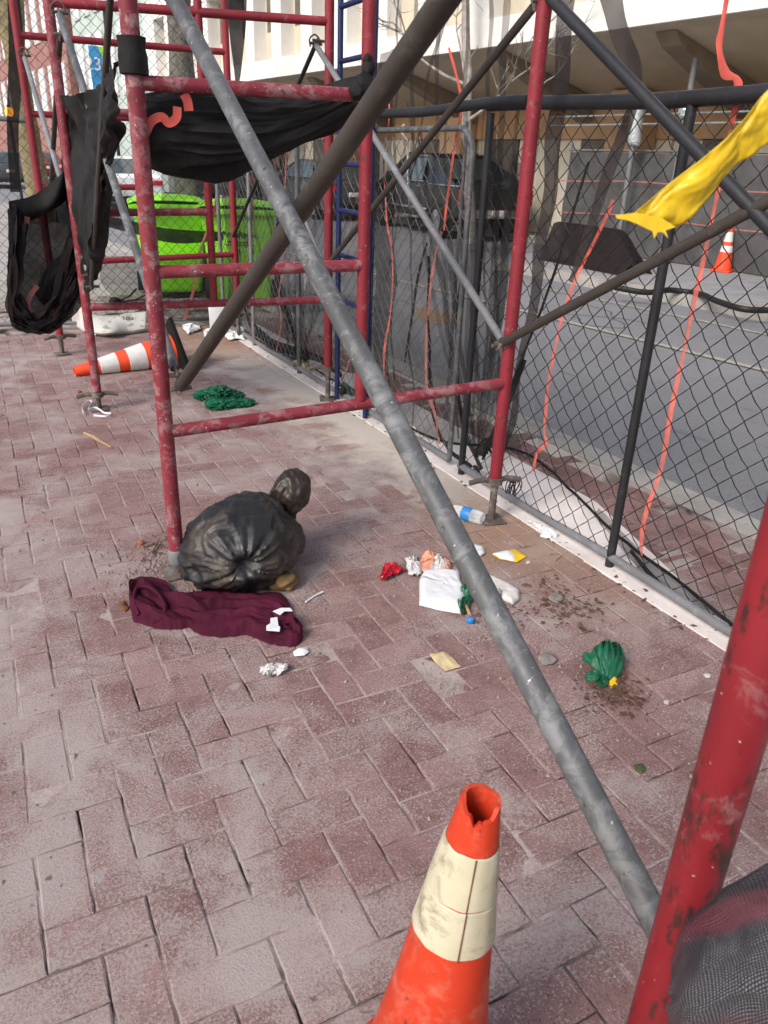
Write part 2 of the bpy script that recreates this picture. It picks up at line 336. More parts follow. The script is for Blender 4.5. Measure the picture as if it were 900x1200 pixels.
class MB:
    def __init__(s): s.bm = bmesh.new(); s.uv = None
    def tube(s, pts, r, n=14, caps=True, r2=None, flat=1.0, hint=None):
        pts = [Vector(p) for p in pts]; N = len(pts); rings = []
        t0 = (pts[1] - pts[0]).normalized()
        a = Vector(hint) if hint else (Vector((0, 0, 1)) if abs(t0.z) < .9 else Vector((1, 0, 0)))
        u = (a - t0 * a.dot(t0)).normalized()
        for i, p in enumerate(pts):
            t = (pts[min(i + 1, N - 1)] - pts[max(i - 1, 0)]).normalized()
            u = (u - t * u.dot(t)).normalized(); v = t.cross(u)
            rr = r[i] if isinstance(r, (list, tuple)) else (r if r2 is None else r + (r2 - r) * i / (N - 1))
            rings.append([s.bm.verts.new(p + u * rr * math.cos(2 * PI * k / n) + v * rr * flat * math.sin(2 * PI * k / n)) for k in range(n)])
        for A, B in zip(rings, rings[1:]):
            for k in range(n): s.bm.faces.new((A[k], A[(k + 1) % n], B[(k + 1) % n], B[k]))
        if caps:
            s.bm.faces.new(rings[0][::-1]); s.bm.faces.new(rings[-1])
        return s
    def box(s, c, size, rz=0, bev=0, mat=None):
        m = Matrix.Translation(c) @ (mat or Matrix.Rotation(rz, 4, 'Z')) @ Matrix.Diagonal((*size, 1))
        g = bmesh.ops.create_cube(s.bm, size=1, matrix=m)
        if bev:
            es = list({e for v in g['verts'] for e in v.link_edges}); bmesh.ops.bevel(s.bm, geom=es, offset=bev, segments=2, affect='EDGES', profile=.5)
        return s
    def lathe(s, prof, M_=None, n=40, fn=None, close=False):
        M_ = M_ or Matrix(); rings = []
        for i, (r, z) in enumerate(prof):
            ring = []
            for k in range(n):
                a = 2 * PI * k / n; rr, zz = (r, z) if fn is None else fn(r, z, a, i)
                ring.append(s.bm.verts.new(M_ @ Vector((rr * math.cos(a), rr * math.sin(a), zz))))
            rings.append(ring)
        for A, B in zip(rings, rings[1:]):
            for k in range(n): s.bm.faces.new((A[k], A[(k + 1) % n], B[(k + 1) % n], B[k]))
        if close: s.bm.faces.new(rings[0][::-1]); s.bm.faces.new(rings[-1])
        return s
    def grid(s, G):
        s.uvl = s.bm.loops.layers.uv.verify()
        V = [[s.bm.verts.new(p) for p in row] for row in G]; m, n = len(G), len(G[0])
        for i in range(m - 1):
            for j in range(n - 1):
                f = s.bm.faces.new((V[i][j], V[i][j + 1], V[i + 1][j + 1], V[i + 1][j]))
                for l, (a, b) in zip(f.loops, ((i, j), (i, j + 1), (i + 1, j + 1), (i + 1, j))): l[s.uvl].uv = (b / (n - 1), a / (m - 1))
        return s
    def poly(s, pts, thick=None, d=(0, 0, 1)):
        vs = [s.bm.verts.new(p) for p in pts]; f = s.bm.faces.new(vs)
        if thick:
            g = bmesh.ops.extrude_face_region(s.bm, geom=[f]); bmesh.ops.translate(s.bm, vec=Vector(d) * thick, verts=[v for v in g['geom'] if isinstance(v, bmesh.types.BMVert)])
        return s
    def rock(s, c, r, sq=(1, 1, .6), seed=0, amp=.35, sub=2):
        g = bmesh.ops.create_icosphere(s.bm, subdivisions=sub, radius=1)
        for v in g['verts']:
            k = 1 + amp * noise.noise(v.co * 1.3 + Vector((seed * 3.7, seed, 0))); v.co = Vector(c) + Vector((v.co.x * sq[0], v.co.y * sq[1], v.co.z * sq[2])) * r * k
        return s
    def build(s, name, mat, parent=None, loc=None, smooth=True, sharp=40, solid=0):
        bmesh.ops.recalc_face_normals(s.bm, faces=s.bm.faces)
        me = bpy.data.meshes.new(name)
        o = bpy.data.objects.new(name, me); C.objects.link(o)
        off = Vector((0, 0, 0))
        if parent:
            o.parent = parent; q = parent
            while q: off += q.location; q = q.parent
        elif loc is not None: o.location = loc; off = Vector(loc)
        bmesh.ops.translate(s.bm, vec=-off, verts=s.bm.verts)
        s.bm.to_mesh(me); s.bm.free()
        if smooth:
            me.polygons.foreach_set('use_smooth', [True] * len(me.polygons))
            me.set_sharp_from_angle(angle=R(sharp))
        if mat: me.materials.append(mat if not isinstance(mat, str) else M[mat])
        if solid:
            md = o.modifiers.new('s', 'SOLIDIFY'); md.thickness = solid; md.offset = 0
        return o

def tag(o, label=None, cat=None, group=None, kind=None):
    if label: o['label'] = label
    if cat: o['category'] = cat
    if group: o['group'] = group
    if kind: o['kind'] = kind
    return o
def thing(name, label, cat, loc=(0, 0, 0), group=None):
    o = bpy.data.objects.new(name, None); C.objects.link(o); o.location = loc; o.empty_display_size = .2
    return tag(o, label, cat, group)
def struct(name, mb, mat, **k): return tag(mb.build(name, mat, **k), kind='structure')
def text(s, size, mat, parent, mw, name='lettering', ext=.0008, shear=0):
    cu_ = bpy.data.curves.new(name, 'FONT'); cu_.body = s; cu_.size = size; cu_.extrude = ext; cu_.align_x = 'CENTER'; cu_.align_y = 'CENTER'; cu_.shear = shear
    t = bpy.data.objects.new(name, cu_); C.objects.link(t); bpy.context.view_layer.update()
    me = bpy.data.meshes.new_from_object(t.evaluated_get(bpy.context.evaluated_depsgraph_get())); bpy.data.objects.remove(t)
    o = bpy.data.objects.new(name, me); C.objects.link(o); me.materials.clear(); me.materials.append(M[mat])
    off = Vector((0, 0, 0)); q = parent
    while q: off += q.location; q = q.parent
    me.transform(Matrix.Translation(-off) @ mw); o.parent = parent; return o
def facing(p, normal, upv=(0, 0, 1)):
    z = Vector(normal).normalized(); x = Vector(upv).cross(z).normalized(); y = z.cross(x)
    m = Matrix((x, y, z)).transposed().to_4x4(); m.translation = p; return m
def sheet(rows, nu, nv, wr=.0, ws=6., seed=0, fold=0, fu=2., fv=7.):
    """surface through polylines (rows); each row resampled to nu, then columns to nv"""
    A = [catmull(r, nu) for r in rows]; cols = [catmull([A[i][j] for i in range(len(A))], nv) for j in range(nu)]
    G = [[cols[j][i] for j in range(nu)] for i in range(nv)]
    if wr:
        A_ = [[p.copy() for p in r_] for r_ in G]
        for i in range(nv):
            for j in range(nu):
                p = A_[i][j]; d = (A_[min(i + 1, nv - 1)][j] - A_[max(i - 1, 0)][j]).cross(A_[i][min(j + 1, nu - 1)] - A_[i][max(j - 1, 0)])
                if d.length < 1e-9: continue
                q = Vector((p.x * ws, p.y * ws, p.z * ws * .45 + seed * 5.1))
                a_ = (A_[min(i + 1, nv - 1)][j] - A_[max(i - 1, 0)][j]).length; b_ = (A_[i][min(j + 1, nu - 1)] - A_[i][max(j - 1, 0)]).length
                G[i][j] = p + d.normalized() * min(wr, 1.3 * min(a_, b_)) * (noise.noise(q) + .5 * noise.noise(q * 2.3)) + (d.normalized() * min(fold, 2. * min(a_, b_)) * ((1 - 2 * abs(noise.noise(Vector((j / nu * fu + .4 * noise.noise(q * .5), i / nv * fv, seed + .5))))) + .5 * (1 - 2 * abs(noise.noise(Vector((j / nu * fu * 1.7, i / nv * fv * 2.1, seed + 3)))))) if fold else Vector((0, 0, 0)))
    return G
def ribbon(path, width, side=(0, 0, 1), n=40, wr=0, seed=0, twist=0):
    P = catmull(path, n); rows = [[], [], []]
    for i, p in enumerate(P):
        t = (P[min(i + 1, n - 1)] - P[max(i - 1, 0)]).normalized(); s_ = Vector(side); s_ = (s_ - t * s_.dot(t)).normalized()
        if twist: s_ = Matrix.Rotation(twist * i / (n - 1), 3, t) @ s_
        wd = width if not isinstance(width, (list, tuple)) else width[min(int(i / (n - 1) * (len(width) - 1)), len(width) - 2)] * (1 - (i / (n - 1) * (len(width) - 1)) % 1) + width[min(int(i / (n - 1) * (len(width) - 1)), len(width) - 2) + 1] * ((i / (n - 1) * (len(width) - 1)) % 1) if i < n - 1 else width[-1]
        c = t.cross(s_) * wr * noise.noise(p * 3 + Vector((seed, 0, 0)))
        rows[0].append(p - s_ * wd / 2 + c); rows[1].append(p + c * 1.6); rows[2].append(p + s_ * wd / 2 + c)
    return rows

# ------------------------------------------------------------------ ground
def kerbX(Y): return 3.23 + .07 * min(Y, 10.)             # road face of the near kerb
GY0, GY1, GX0 = -1.5, 9.2, -2.6
def bricks():
    L, W = .2125, .10625; a = R(-6.5); ca, sa = math.cos(a), math.sin(a)
    bm = bmesh.new(); tl = bm.verts.layers.float.new('tone'); seen = set()
    def add(cx, cy, lx, ly):
        X = cx * ca - cy * sa; Y = cx * sa + cy * ca
        if X < GX0 or X > kerbX(Y) - .29 or Y < GY0 or Y > GY1: return
        if fenceX(Y) - .01 < X < fenceX(Y) + .10: pass
        g = .0012 + random.random() * .0018; hx, hy = lx / 2 - g, ly / 2 - g; tone = max(0, min(1, random.gauss(.45, .24)))
        dz = random.gauss(0, .0012); tx, ty = random.gauss(0, .006), random.gauss(0, .006); rot = random.gauss(0, .006); b = .004
        lay = []
        nx, ny = max(1, round(lx / .022)), max(1, round(ly / .022))
        def put(x, y, z):
            xr, yr = x - y * rot, y + x * rot; z += dz + tx * x + ty * y
            v = bm.verts.new(((cx + xr) * ca - (cy + yr) * sa, (cx + xr) * sa + (cy + yr) * ca, z)); v[tl] = tone; return v
        def ringpts(h_x, h_y):
            p = []
            for i in range(nx): p.append((-h_x + 2 * h_x * i / nx, -h_y))
            for i in range(ny): p.append((h_x, -h_y + 2 * h_y * i / ny))
            for i in range(nx): p.append((h_x - 2 * h_x * i / nx, h_y))
            for i in range(ny): p.append((-h_x, h_y - 2 * h_y * i / ny))
            return p
        sd = Vector((cx * 7, cy * 7, 0))
        r0 = ringpts(hx, hy); r1 = ringpts(hx - b, hy - b)
        def jit(p, k):
            return p[0] + .0034 * noise.noise(sd + Vector((p[0] * 30, p[1] * 30, k))), p[1] + .0034 * noise.noise(sd + Vector((p[0] * 30, p[1] * 30, k + 9)))
        A = [put(*jit(p, 0), -.02) for p in r0]; B = [put(*jit(p, 0), -.003) for p in r0]; D = [put(*jit(p, 2), 0) for p in r1]; n = len(A)
        for P_, Q_ in ((A, B), (B, D)):
            for i in range(n): bm.faces.new((P_[i], P_[(i + 1) % n], Q_[(i + 1) % n], Q_[i]))
        bm.faces.new(D)
    N = 70
    for i in range(-N, N):
        for j in range(-N, N):
            # 90 degree herringbone: horizontal brick at (i,j) when (i-j)%4==0, vertical one beside it
            if (i - j) % 4 == 0: add(i * W + L / 2, j * W + W / 2, L, W)
            if (i - j) % 4 == 3: add(i * W + W / 2, j * W + W, W, L)
    me = bpy.data.meshes.new('sidewalk'); bm.to_mesh(me); bm.free(); me.materials.append(M['brick'])
    o = bpy.data.objects.new('sidewalk', me); C.objects.link(o); tag(o, kind='structure')
bricks()
mb = MB(); G = []                                          # sand bed that silts over some joints
ny, nx = 420, 230
for i in range(ny):
    Y = GY0 + (GY1 - GY0) * i / (ny - 1); row = []
    for j in range(nx):
        X = GX0 + (kerbX(Y) - .19 - GX0) * j / (nx - 1); p = Vector((X, Y, 0))
        h = -.0046 + .0085 * max(0, noise.noise(p * 1.3 + Vector((3, 0, 0))) + .7 * noise.noise(p * 5.5) + .08) + .0042 * noise.noise(p * 8) + .0022 * noise.noise(p * 23)
        if 1.75 < X < 2.5 and 2.6 < Y < 5.8: h += .008 * min(1, (X - 1.75) / .35) * min(1, (Y - 2.6) / .4) * (.75 + .25 * noise.noise(p * 6))
        row.append((X, Y, min(h, .0022) if 1.75 < X < 2.5 and 2.6 < Y < 5.8 else min(h, -.0024)))
    G.append(row)
struct('sand_bed', mb.grid(G), 'sand')
mb = MB()
def strip(mb, f0, f1, z, Y0, Y1, n=40, side=0):
    G = [[(f0(Y0 + (Y1 - Y0) * i / n), Y0 + (Y1 - Y0) * i / n, z), (f1(Y0 + (Y1 - Y0) * i / n), Y0 + (Y1 - Y0) * i / n, z)] for i in range(n + 1)]
    if side: G = [[(g[0][0], g[0][1], z - side)] + g + [(g[1][0], g[1][1], z - side)] for g in G]
    mb.grid(G)
strip(mb, lambda Y: fenceX(Y) - .06, lambda Y: fenceX(Y) + (.07 if Y < 1.2 else min(.42, .07 + .32 * (Y - 1.2)) if Y < 5.0 else .34), .007, -1.5, 7.2, 60, .03)
struct('concrete_strip', mb, 'conc_white')
mb = MB(); strip(mb, lambda Y: kerbX(Y) - .19, lambda Y: kerbX(Y), .004, -8, 120, 200, .16); struct('near_kerb', mb, 'conc_grey', sharp=20)
mb = MB(); mb.poly([(-40, -40, -.16), (300, -40, -.16), (300, 500, -.16), (-40, 500, -.16)]); struct('ground', mb, 'granite', smooth=False)
mb = MB(); G = [[(3.0, y, -.13), (6, y, -.11), (9.3, y, -.13), (13.9, y, -.13)] for y in [-20 + i * 4 for i in range(60)]]; struct('road', mb.grid(G), 'road')
mb = MB(); strip(mb, lambda Y: -30, lambda Y: kerbX(Y) - .19, -.012, GY1, 120, 30, .1)
strip(mb, lambda Y: -30, lambda Y: GX0, -.012, -20, GY1 - .001, 4, .1); strip(mb, lambda Y: GX0 + .001, lambda Y: kerbX(Y) - .2, -.012, -20, GY0, 4, .1); struct('far_sidewalk', mb, 'conc_grey')
def farkerb(Y): return 9.2 if Y < 10.6 else (9.2 + (Y - 10.6) * 2.0 if Y < 12.75 else 13.5)
mb = MB(); strip(mb, farkerb, lambda Y: farkerb(Y) + .22, .03, -20, 120, 560, .18); struct('far_kerb', mb, 'conc_grey', sharp=20)
mb = MB(); strip(mb, lambda Y: farkerb(Y) + .22, lambda Y: 60, .025, -20, 120, 560); struct('opposite_sidewalk', mb, 'granite')
mb = MB(); mb.poly([(6.65, 1, -.103), (6.75, 1, -.103), (6.75, 34, -.103), (6.65, 34, -.103)]); mb.poly([(8.35, -2, -.116), (8.43, -2, -.116), (8.43, 10, -.116), (8.35, 10, -.116)]); struct('lane_line', mb, 'line', smooth=False)
mb = MB(); rr = random.Random(3)
for k in range(9):
    P = [Vector((rr.uniform(4, 8.5), rr.uniform(2, 12), -.108))]; a_ = rr.uniform(0, 6.28)
    for q in range(14): a_ += rr.gauss(0, .5); P.append(P[-1] + Vector((math.cos(a_) * .16, math.sin(a_) * .22, 0)))
    P = [Vector((q.x, q.y, -.13 + .02 * min(1, (q.x - 3) / 3) + .003 - .02 * max(0, (q.x - 6) / 3.3))) for q in P]; mb.grid(ribbon(P, .022, (.7, .7, .02), 40))
struct('road_crack', mb, 'hoard')
p = [at(a, b, -.112) for a, b in ((482, 364), (505, 356), (545, 358), (556, 370), (540, 380), (500, 380))]
struct('orange_road_mark', MB().poly(p), 'orange_line', smooth=False)

# ------------------------------------------------------------------ scaffold frames
RT = .0275
def jack(parent, foot, ztop, zhandle, rot=0, r=.017, plate=.055):
    j = MB(); j.tube([foot + Vector((0, 0, .008)), Vector((foot.x, foot.y, ztop + .03))], r, 12)
    o = j.build('screw_jack', 'jack', parent)
    MB().box(foot + Vector((0, 0, .006)), (plate * 2, plate * 2, .01), rot, .002).build('base_plate', 'jack', o)
    if zhandle:
        h = MB(); c = Vector((foot.x, foot.y, zhandle)); d = Vector((math.cos(rot), math.sin(rot), 0))
        h.lathe([(.018, -.02), (.034, -.018), (.036, .012), (.02, .016)], Matrix.Translation(c), 16, close=True)
        for s_ in (-1, 1): h.tube([c + d * s_ * .02, c + d * s_ * .06 + Vector((0, 0, .006)), c + d * s_ * .125 + Vector((0, 0, -.006))], .014, 10, flat=.6)
        h.build('jack_nut', 'jack', o)
def frame(label, L, Rr, ztop, zl, zr, bars, post, rungs, mats=('red', 'red'), worn=True, zjl=.1, zjr=.2, hl=None, hr=None):
    L, Rr = Vector((*L, 0)), Vector((*Rr, 0)); Z = Vector((0, 0, 1))
    t = thing('scaffold_frame', label, 'scaffold frame', (L + Rr) / 2, 'red scaffold frames standing over the pavement')
    a = MB().tube([L + Z * zjl, L + Z * ztop], RT, 18).build('leg', mats[0], t); b = MB().tube([Rr + Z * zjr, Rr + Z * ztop], RT, 18).build('leg', mats[1], t)
    d = (Rr - L).normalized(); ang = math.atan2(d.y, d.x)
    for z0, z1, nm in bars:
        MB().tube([L + d * .02 + Z * z0, Rr - d * .02 + Z * z1], .0235, 16).build('crossbar', nm, t)
    if post:
        P = L.lerp(Rr, post[0]); MB().tube([P + Z * post[1], P + Z * ztop], .0225, 16).build('ladder_post', 'red', t)
        for z0, z1 in rungs: MB().tube([L + d * .02 + Z * z0, P - d * .015 + Z * z1], .0215, 16).build('rung', 'red_worn' if worn else 'red', t)
    jack(t, L, zjl, hl, ang + .15); jack(t, Rr, zjr, hr, ang - .15)
    return t
F1L, F1R = (.803, 2.61), (2.215, 2.38); F2L, F2R = (1.09, 4.89), (2.505, 4.44); F3L, F3R = (1.22, 6.5), (2.72, 6.45); F0L, F0R = (.64, .30), (2.1, .12)
f1 = frame('nearest whole red scaffold frame, leg beside the black bag', F1L, F1R, 3.1, 0, 0, [(.585, .655, 'red_worn'), (2.25, 2.27, 'red')], (.53, .64), [(1.14, 1.15), (1.69, 1.70)], ('red_worn', 'red'), True, .10, .215, None, .205)
f2 = frame('middle red scaffold frame with a leg by the fallen cone', F2L, F2R, 3.2, 0, 0, [(.64, .67, 'red_worn'), (2.19, 2.21, 'red')], (.51, .66), [(1.17, 1.19), (1.69, 1.70)], ('red_worn', 'red'), True, .12, .22, .10, .22)
f3 = frame('farthest red scaffold frame in front of the green bins', F3L, F3R, 3.2, 0, 0, [(.70, .73, 'red'), (2.2, 2.23, 'red')], (.5, .72), [(1.24, 1.25), (1.72, 1.73)], ('red', 'red'), False, .15, .3, .14, .22)
t0 = thing('scaffold_frame', 'scratched red scaffold leg rising close at the lower right edge', 'scaffold frame', (*F0L, 0), 'red scaffold frames standing over the pavement')
MB().tube([Vector((*F0L, .05)), Vector((*F0L, 3.0))], .0285, 28).build('leg', 'red_near', t0); MB().tube([Vector((*F0R, .1)), Vector((*F0R, 3.0))], .0275, 18).build('leg', 'red', t0)
for z in (.22, 1.69): MB().tube([Vector((*F0L, z)), Vector((*F0R, z))], .0235, 16).build('crossbar', 'red', t0)
jack(t0, Vector((*F0L, 0)), .06, None); jack(t0, Vector((*F0R, 0)), .1, None)
# weld collar / spigot casting at the foot of frame one's near leg
mb = MB(); c = Vector((*F1L, 0)); mb.lathe([(.030, .05), (.034, .06), (.034, .10), (.030, .11)], Matrix.Translation(c), 18, close=True)
mb.box(c + Vector((.035, -.03, .075)), (.035, .02, .07), .4, .006, Matrix.Rotation(.5, 4, 'Y')); mb.build('leg_clamp', 'galv_thin', f1)

# ------------------------------------------------------------------ braces
def brace(label, a, b, r, m, flat=1.0, ends=True, hook=True):
    a, b = Vector(a), Vector(b); d = (b - a).normalized(); n = 24
    t = thing('cross_brace', label, 'brace', a, 'diagonal braces between the scaffold frames')
    P = [a.lerp(b, i / (n - 1)) for i in range(n)]
    MB().tube(P, r, 18, flat=flat).build('brace_tube', m, t)
    if ends:
        for q, s_ in ((a, -1), (b, 1)):
            pe = MB().tube([q - d * s_ * .02, q + d * s_ * .045], r * 1.02, 12, flat=.35).build('flattened_end', 'jack', t)
            MB().tube([q + d * s_ * .03 + Vector((-.03, 0, 0)), q + d * s_ * .03 + Vector((.045, 0, 0))], .008, 8).build('bolt', 'jack', pe)
    if hook:
        q, s_ = (b, 1) if b.z > a.z else (a, -1); e = q + d * s_ * .03
        MB().tube(catmull([e + Vector((-.03, 0, -.02)), e + Vector((-.035, 0, .02)), e + Vector((0, 0, .045)), e + Vector((.03, 0, .02)), e + Vector((.02, 0, -.01))], 14), .005, 8).build('hook_pin', 'jack', t)
    return t
XL = .71
a0 = onX(790, 1120, .69); d0 = onX(205, 0, .79); d0 = d0 + (d0 - a0).normalized() * .42
brace('speckled grey tube rising from the near red leg, nearest diagonal', a0, d0, .0205, 'galv', hook=False, ends=False)
b0 = onX(212, 452, .85); b1 = onX(500, 30, .84); b1 = b1 + (b1 - b0) * .45
brace('thick brown tube crossing behind the speckled grey one', b0, b1, .0225, 'brown')
# left side, frame one to frame two
brace('dark brown tube dropping to the leg beside the upright net loop', (.83, 2.72, 2.15), onX(107, 333, 1.06), .017, 'brown', flat=.7)
brace('grey tube slanting down to the fallen cone base', onX(70, 18, 1.07), onX(205, 432, .86), .017, 'galv')
# left side, frame two to frame three
brace('thin grey tube at far left behind the middle frame leg', onX(29, 68, 1.22), onX(103, 318, 1.10), .016, 'galv_thin')
brace('short dark tube between the two far left legs', onX(70, 45, 1.10), onX(60, 215, 1.20), .015, 'brown', hook=False)
# right side, frame one to frame two
brace('dark flat tube from the right leg top down toward the road', (2.20, 2.42, 2.02), onX(388, 305, 2.48), .018, 'brown', flat=.75, hook=False)
brace('grey tube from the right leg bolt up behind the red ladder', onX(588, 398, 2.19), onX(371, 54, 2.47), .0165, 'galv_thin')
# right side, frame two to frame three
brace('black rod hanging from the far hook behind the black sheet', onX(370, 52, 2.48), onX(272, 280, 2.71), .013, 'dark', hook=False)
brace('thin grey rod low behind the crossing of the two big tubes', onX(352, 245, 2.58), onX(376, 303, 2.52), .011, 'galv_thin', hook=False, ends=False)
# right side, frame zero to frame one
brace('black tube from the right leg top across the yellow tape', (2.2, 2.34, 2.04), onX(925, 290, 2.13), .0205, 'dark', hook=False)
brace('dark brown tube from the right leg bolt under the yellow tape', onX(588, 402, 2.18), onX(930, 220, 2.13), .019, 'brown', flat=.8, hook=False)

# ------------------------------------------------------------------ chain link fences
def chain(P0, P1, z0, z1, pitch=.088, r=.0021, seed=0, sag=.006):
    """zigzag wires interlocked along the run P0-P1"""
    mb = MB(); P0, P1 = Vector((*P0, 0)), Vector((*P1, 0)); L_ = (P1 - P0).length; d = (P1 - P0) / L_; n = Vector((d.y, -d.x, 0)); pitch *= .54; k = int(L_ / pitch); m = int((z1 - z0) / (pitch * 1.02))
    for i in range(k):
        pts = []
        for j in range(m + 1):
            sg = 1 if (j + i) % 2 else -1; s_ = (i + .5 + .53 * sg) * pitch; z = z1 - j * pitch * 1.02
            q = Vector((s_ * .8, z * .8, seed)); s_ += .022 * noise.noise(q); z += .016 * noise.noise(q + Vector((0, 0, 7)))
            o = .0022 * sg * (1 if i % 2 else -1); b = .02 * noise.noise(Vector((s_ * 1.2, z * 1.2, seed + 3)))
            v = P0 + d * s_ + n * (o + b); v.z = z
            if pts:   # a slight belly in each leg of the diamond
                u = pts[-1].lerp(v, .5); u.z -= sag * .6; u += d * sag * .5; pts.append(u)
            pts.append(v)
        mb.tube(pts, r, 5, caps=False)
    return mb
def fpt(Y, z=0, off=0): return Vector((fenceX(Y) + off, Y, z))
def panel(label, Ys, posts, zt, mats, meshmat, r, seed, corner=False, zb=.045):
    Y0, Y1 = Ys
    t = thing('chain_link_panel', label, 'fence', fpt((Y0 + Y1) / 2), 'chain link fence panels round the scaffold')
    if corner:
        rc = .12
        fr = [fpt(Y0 + .0, zb)] + [fpt(Y0, zb + (zt - rc - zb) * i / 6) for i in range(1, 7)] + [fpt(Y0 + rc * (1 - math.cos(a)), zt - rc + rc * math.sin(a)) for a in (.4, .8, 1.2, PI / 2)] + [fpt(Y0 + rc + (Y1 - Y0 - rc) * i / 5, zt) for i in range(1, 6)]
        MB().tube(fr, r * .8, 14).build('frame_tube', mats, t)
    else:
        MB().tube([fpt(Y0 + (Y1 - Y0) * i / 8, zt + .012 * math.sin(i)) for i in range(9)], r * 1.45, 14).build('top_rail', mats, t)
    MB().tube([fpt(Y0 + (Y1 - Y0) * i / 8, zb + .006 * math.sin(i * 1.7)) for i in range(9)], r, 14).build('bottom_rail', 'galv_thin', t)
    for y in posts: MB().tube([fpt(y, 0.0), fpt(y, zt - .02)], r, 14).build('post', mats, t)
    chain((fenceX(Y0), Y0), (fenceX(Y1), Y1), zb - .01, zt - .03, seed=seed).build('wire_mesh', meshmat, t)
    return t
panel('nearest chain link panel, black wire, behind the litter', (.25, 2.92), (.28, 1.79, 2.90), 1.73, 'dark', 'wire', .018, 1)
panel('middle chain link panel with rounded pipe corner behind the red ladder', (3.02, 5.15), (4.0, 5.13), 1.655, 'galv', 'wire_grey', .018, 5, True)
panel('far chain link panel beside the leaning netting and green bins', (5.22, 7.05), (6.15, 7.0), 1.70, 'galv_thin', 'wire_grey', .017, 9)
tag(MB().tube([fpt(2.6 + i * .22, 1.745 - .003 * i + .006 * math.sin(i * 1.3), -.03) for i in range(12)], .023, 16).build('rail_pipe', 'dark', loc=fpt(3, 1.7)), 'long dark pipe lashed along the top of the fence', 'pipe')
# end fence across the pavement
EA, EB = (2.84, 7.12), (.80, 7.62)
t = thing('chain_link_panel', 'tall chain link screen closing the far end of the scaffold', 'fence', (1.9, 7.35, 0), 'chain link fence panels round the scaffold')
chain(EA, EB, .05, 3.0, pitch=.085, r=.0022, seed=20).build('wire_mesh', 'wire', t)
ea, eb = Vector((*EA, 0)), Vector((*EB, 0)); Zv = Vector((0, 0, 1))
MB().tube([ea + Zv * .06, eb + Zv * .06], .017, 12).build('bottom_rail', 'galv_thin', t)
for f_ in (0.03, .97): MB().tube([ea.lerp(eb, f_), ea.lerp(eb, f_) + Zv * 3.0], .022, 12).build('post', 'galv_thin', t)
MB().tube([ea.lerp(eb, .97) + Zv * 1.72, ea.lerp(eb, .72) + Zv * 1.70], .019, 12).build('rail', 'galv_thin', t)
# thin bright pole behind the fence
tag(MB().tube([Vector((3.0, 3.75, 0)), Vector((3.0, 3.75, 1.72))], .011, 10).build('thin_pole', 'galv_thin', loc=(3.0, 3.75, 0)), 'thin galvanised pole standing on the verge behind the fence', 'pole')
tag(MB().tube([onF(473, 146, .1), onF(468, 152, .1), onF(478, 166, .1), onF(478, 210, .1), onF(480, 245, .1)], .006, 8).build('bent_strap', 'white_dirty', loc=onF(478, 210, .1)), 'bent pale strap hanging on the fence by the black pickup', 'strap')

# blue scaffold ladder on the verge
t = thing('ladder_frame', 'navy blue ladder frame standing just inside the fence beside the red ladder', 'scaffold frame', (2.55, 4.3, 0))
bA = onY(397, 250, 4.40); bB = onY(434, 250, 3.95); zs_ = [onY(397, y_, 4.40).z for y_ in (350, 298, 246, 192, 72, 8, -60)]; zt_ = onY(397, 366, 4.40).z; bA.z = bB.z = 0
for q in (bA, bB): MB().tube([q + Zv * .01, q + Zv * 3.0], .0165, 14).build('leg', 'blue', t)
for z in zs_: MB().tube([bA + Zv * z, bB + Zv * z], .0145, 12).build('rung', 'blue', t)
MB().box(bA.lerp(bB, .55) + Zv * (zt_ - .03), (.02, (bA - bB).length * .8, .05), math.atan2((bA - bB).y, (bA - bB).x) - PI / 2, .004).build('toe_board', 'blue', t)

# ------------------------------------------------------------------ debris netting on the fence
net = thing('debris_netting', 'sheer black debris netting with coral stripes hung outside the fence', 'netting', fpt(3.5, 0, .2))
def hem(Y):
    a = [(0, .04), (1.2, .06), (1.75, .15), (2.2, .30), (2.65, .44), (3.0, .44), (3.35, .14), (3.8, .10), (4.6, .16), (5.4, .08), (9, .05)]
    for (y0, v0), (y1, v1) in zip(a, a[1:]):
        if Y <= y1: return v0 + (v1 - v0) * max(0, (Y - y0) / (y1 - y0))
    return .05
def veil(Y0, Y1, z1, nu, nv, m, seed, name='net_sheet', amp=.05, freq=9, base=None, off=.05):
    G = []
    for i in range(nv):
        v = i / (nv - 1); row = []
        for j in range(nu):
            Y = Y0 + (Y1 - Y0) * j / (nu - 1); h = hem(Y) if base is None else base
            x = off + (h - off) * (1 - v) ** 1.6 + amp * (.3 + .7 * (1 - abs(v - .4))) * noise.noise(Vector((Y * freq * .5, v * 1.6, seed)))
            yy = Y + .05 * noise.noise(Vector((Y * freq * .4, v * 2, seed + 4)))
            row.append((fenceX(Y) + x, yy, .02 + .01 * noise.noise(Vector((Y * 4, 0, seed))) + (z1 - .02) * v))
        G.append(row)
    MB().grid(G).build(name, M[m], net)
veil(.35, 2.75, 2.9, 60, 30, 'veil', 2)
veil(2.65, 7.1, 2.9, 110, 36, 'veil', 7, amp=.09)
veil(2.9, 5.2, 1.25, 70, 24, 'veil_left', 12, amp=.10, off=.10)
veil(5.2, 7.1, 1.7, 70, 24, 'veil_mid', 15, amp=.10, off=.09)
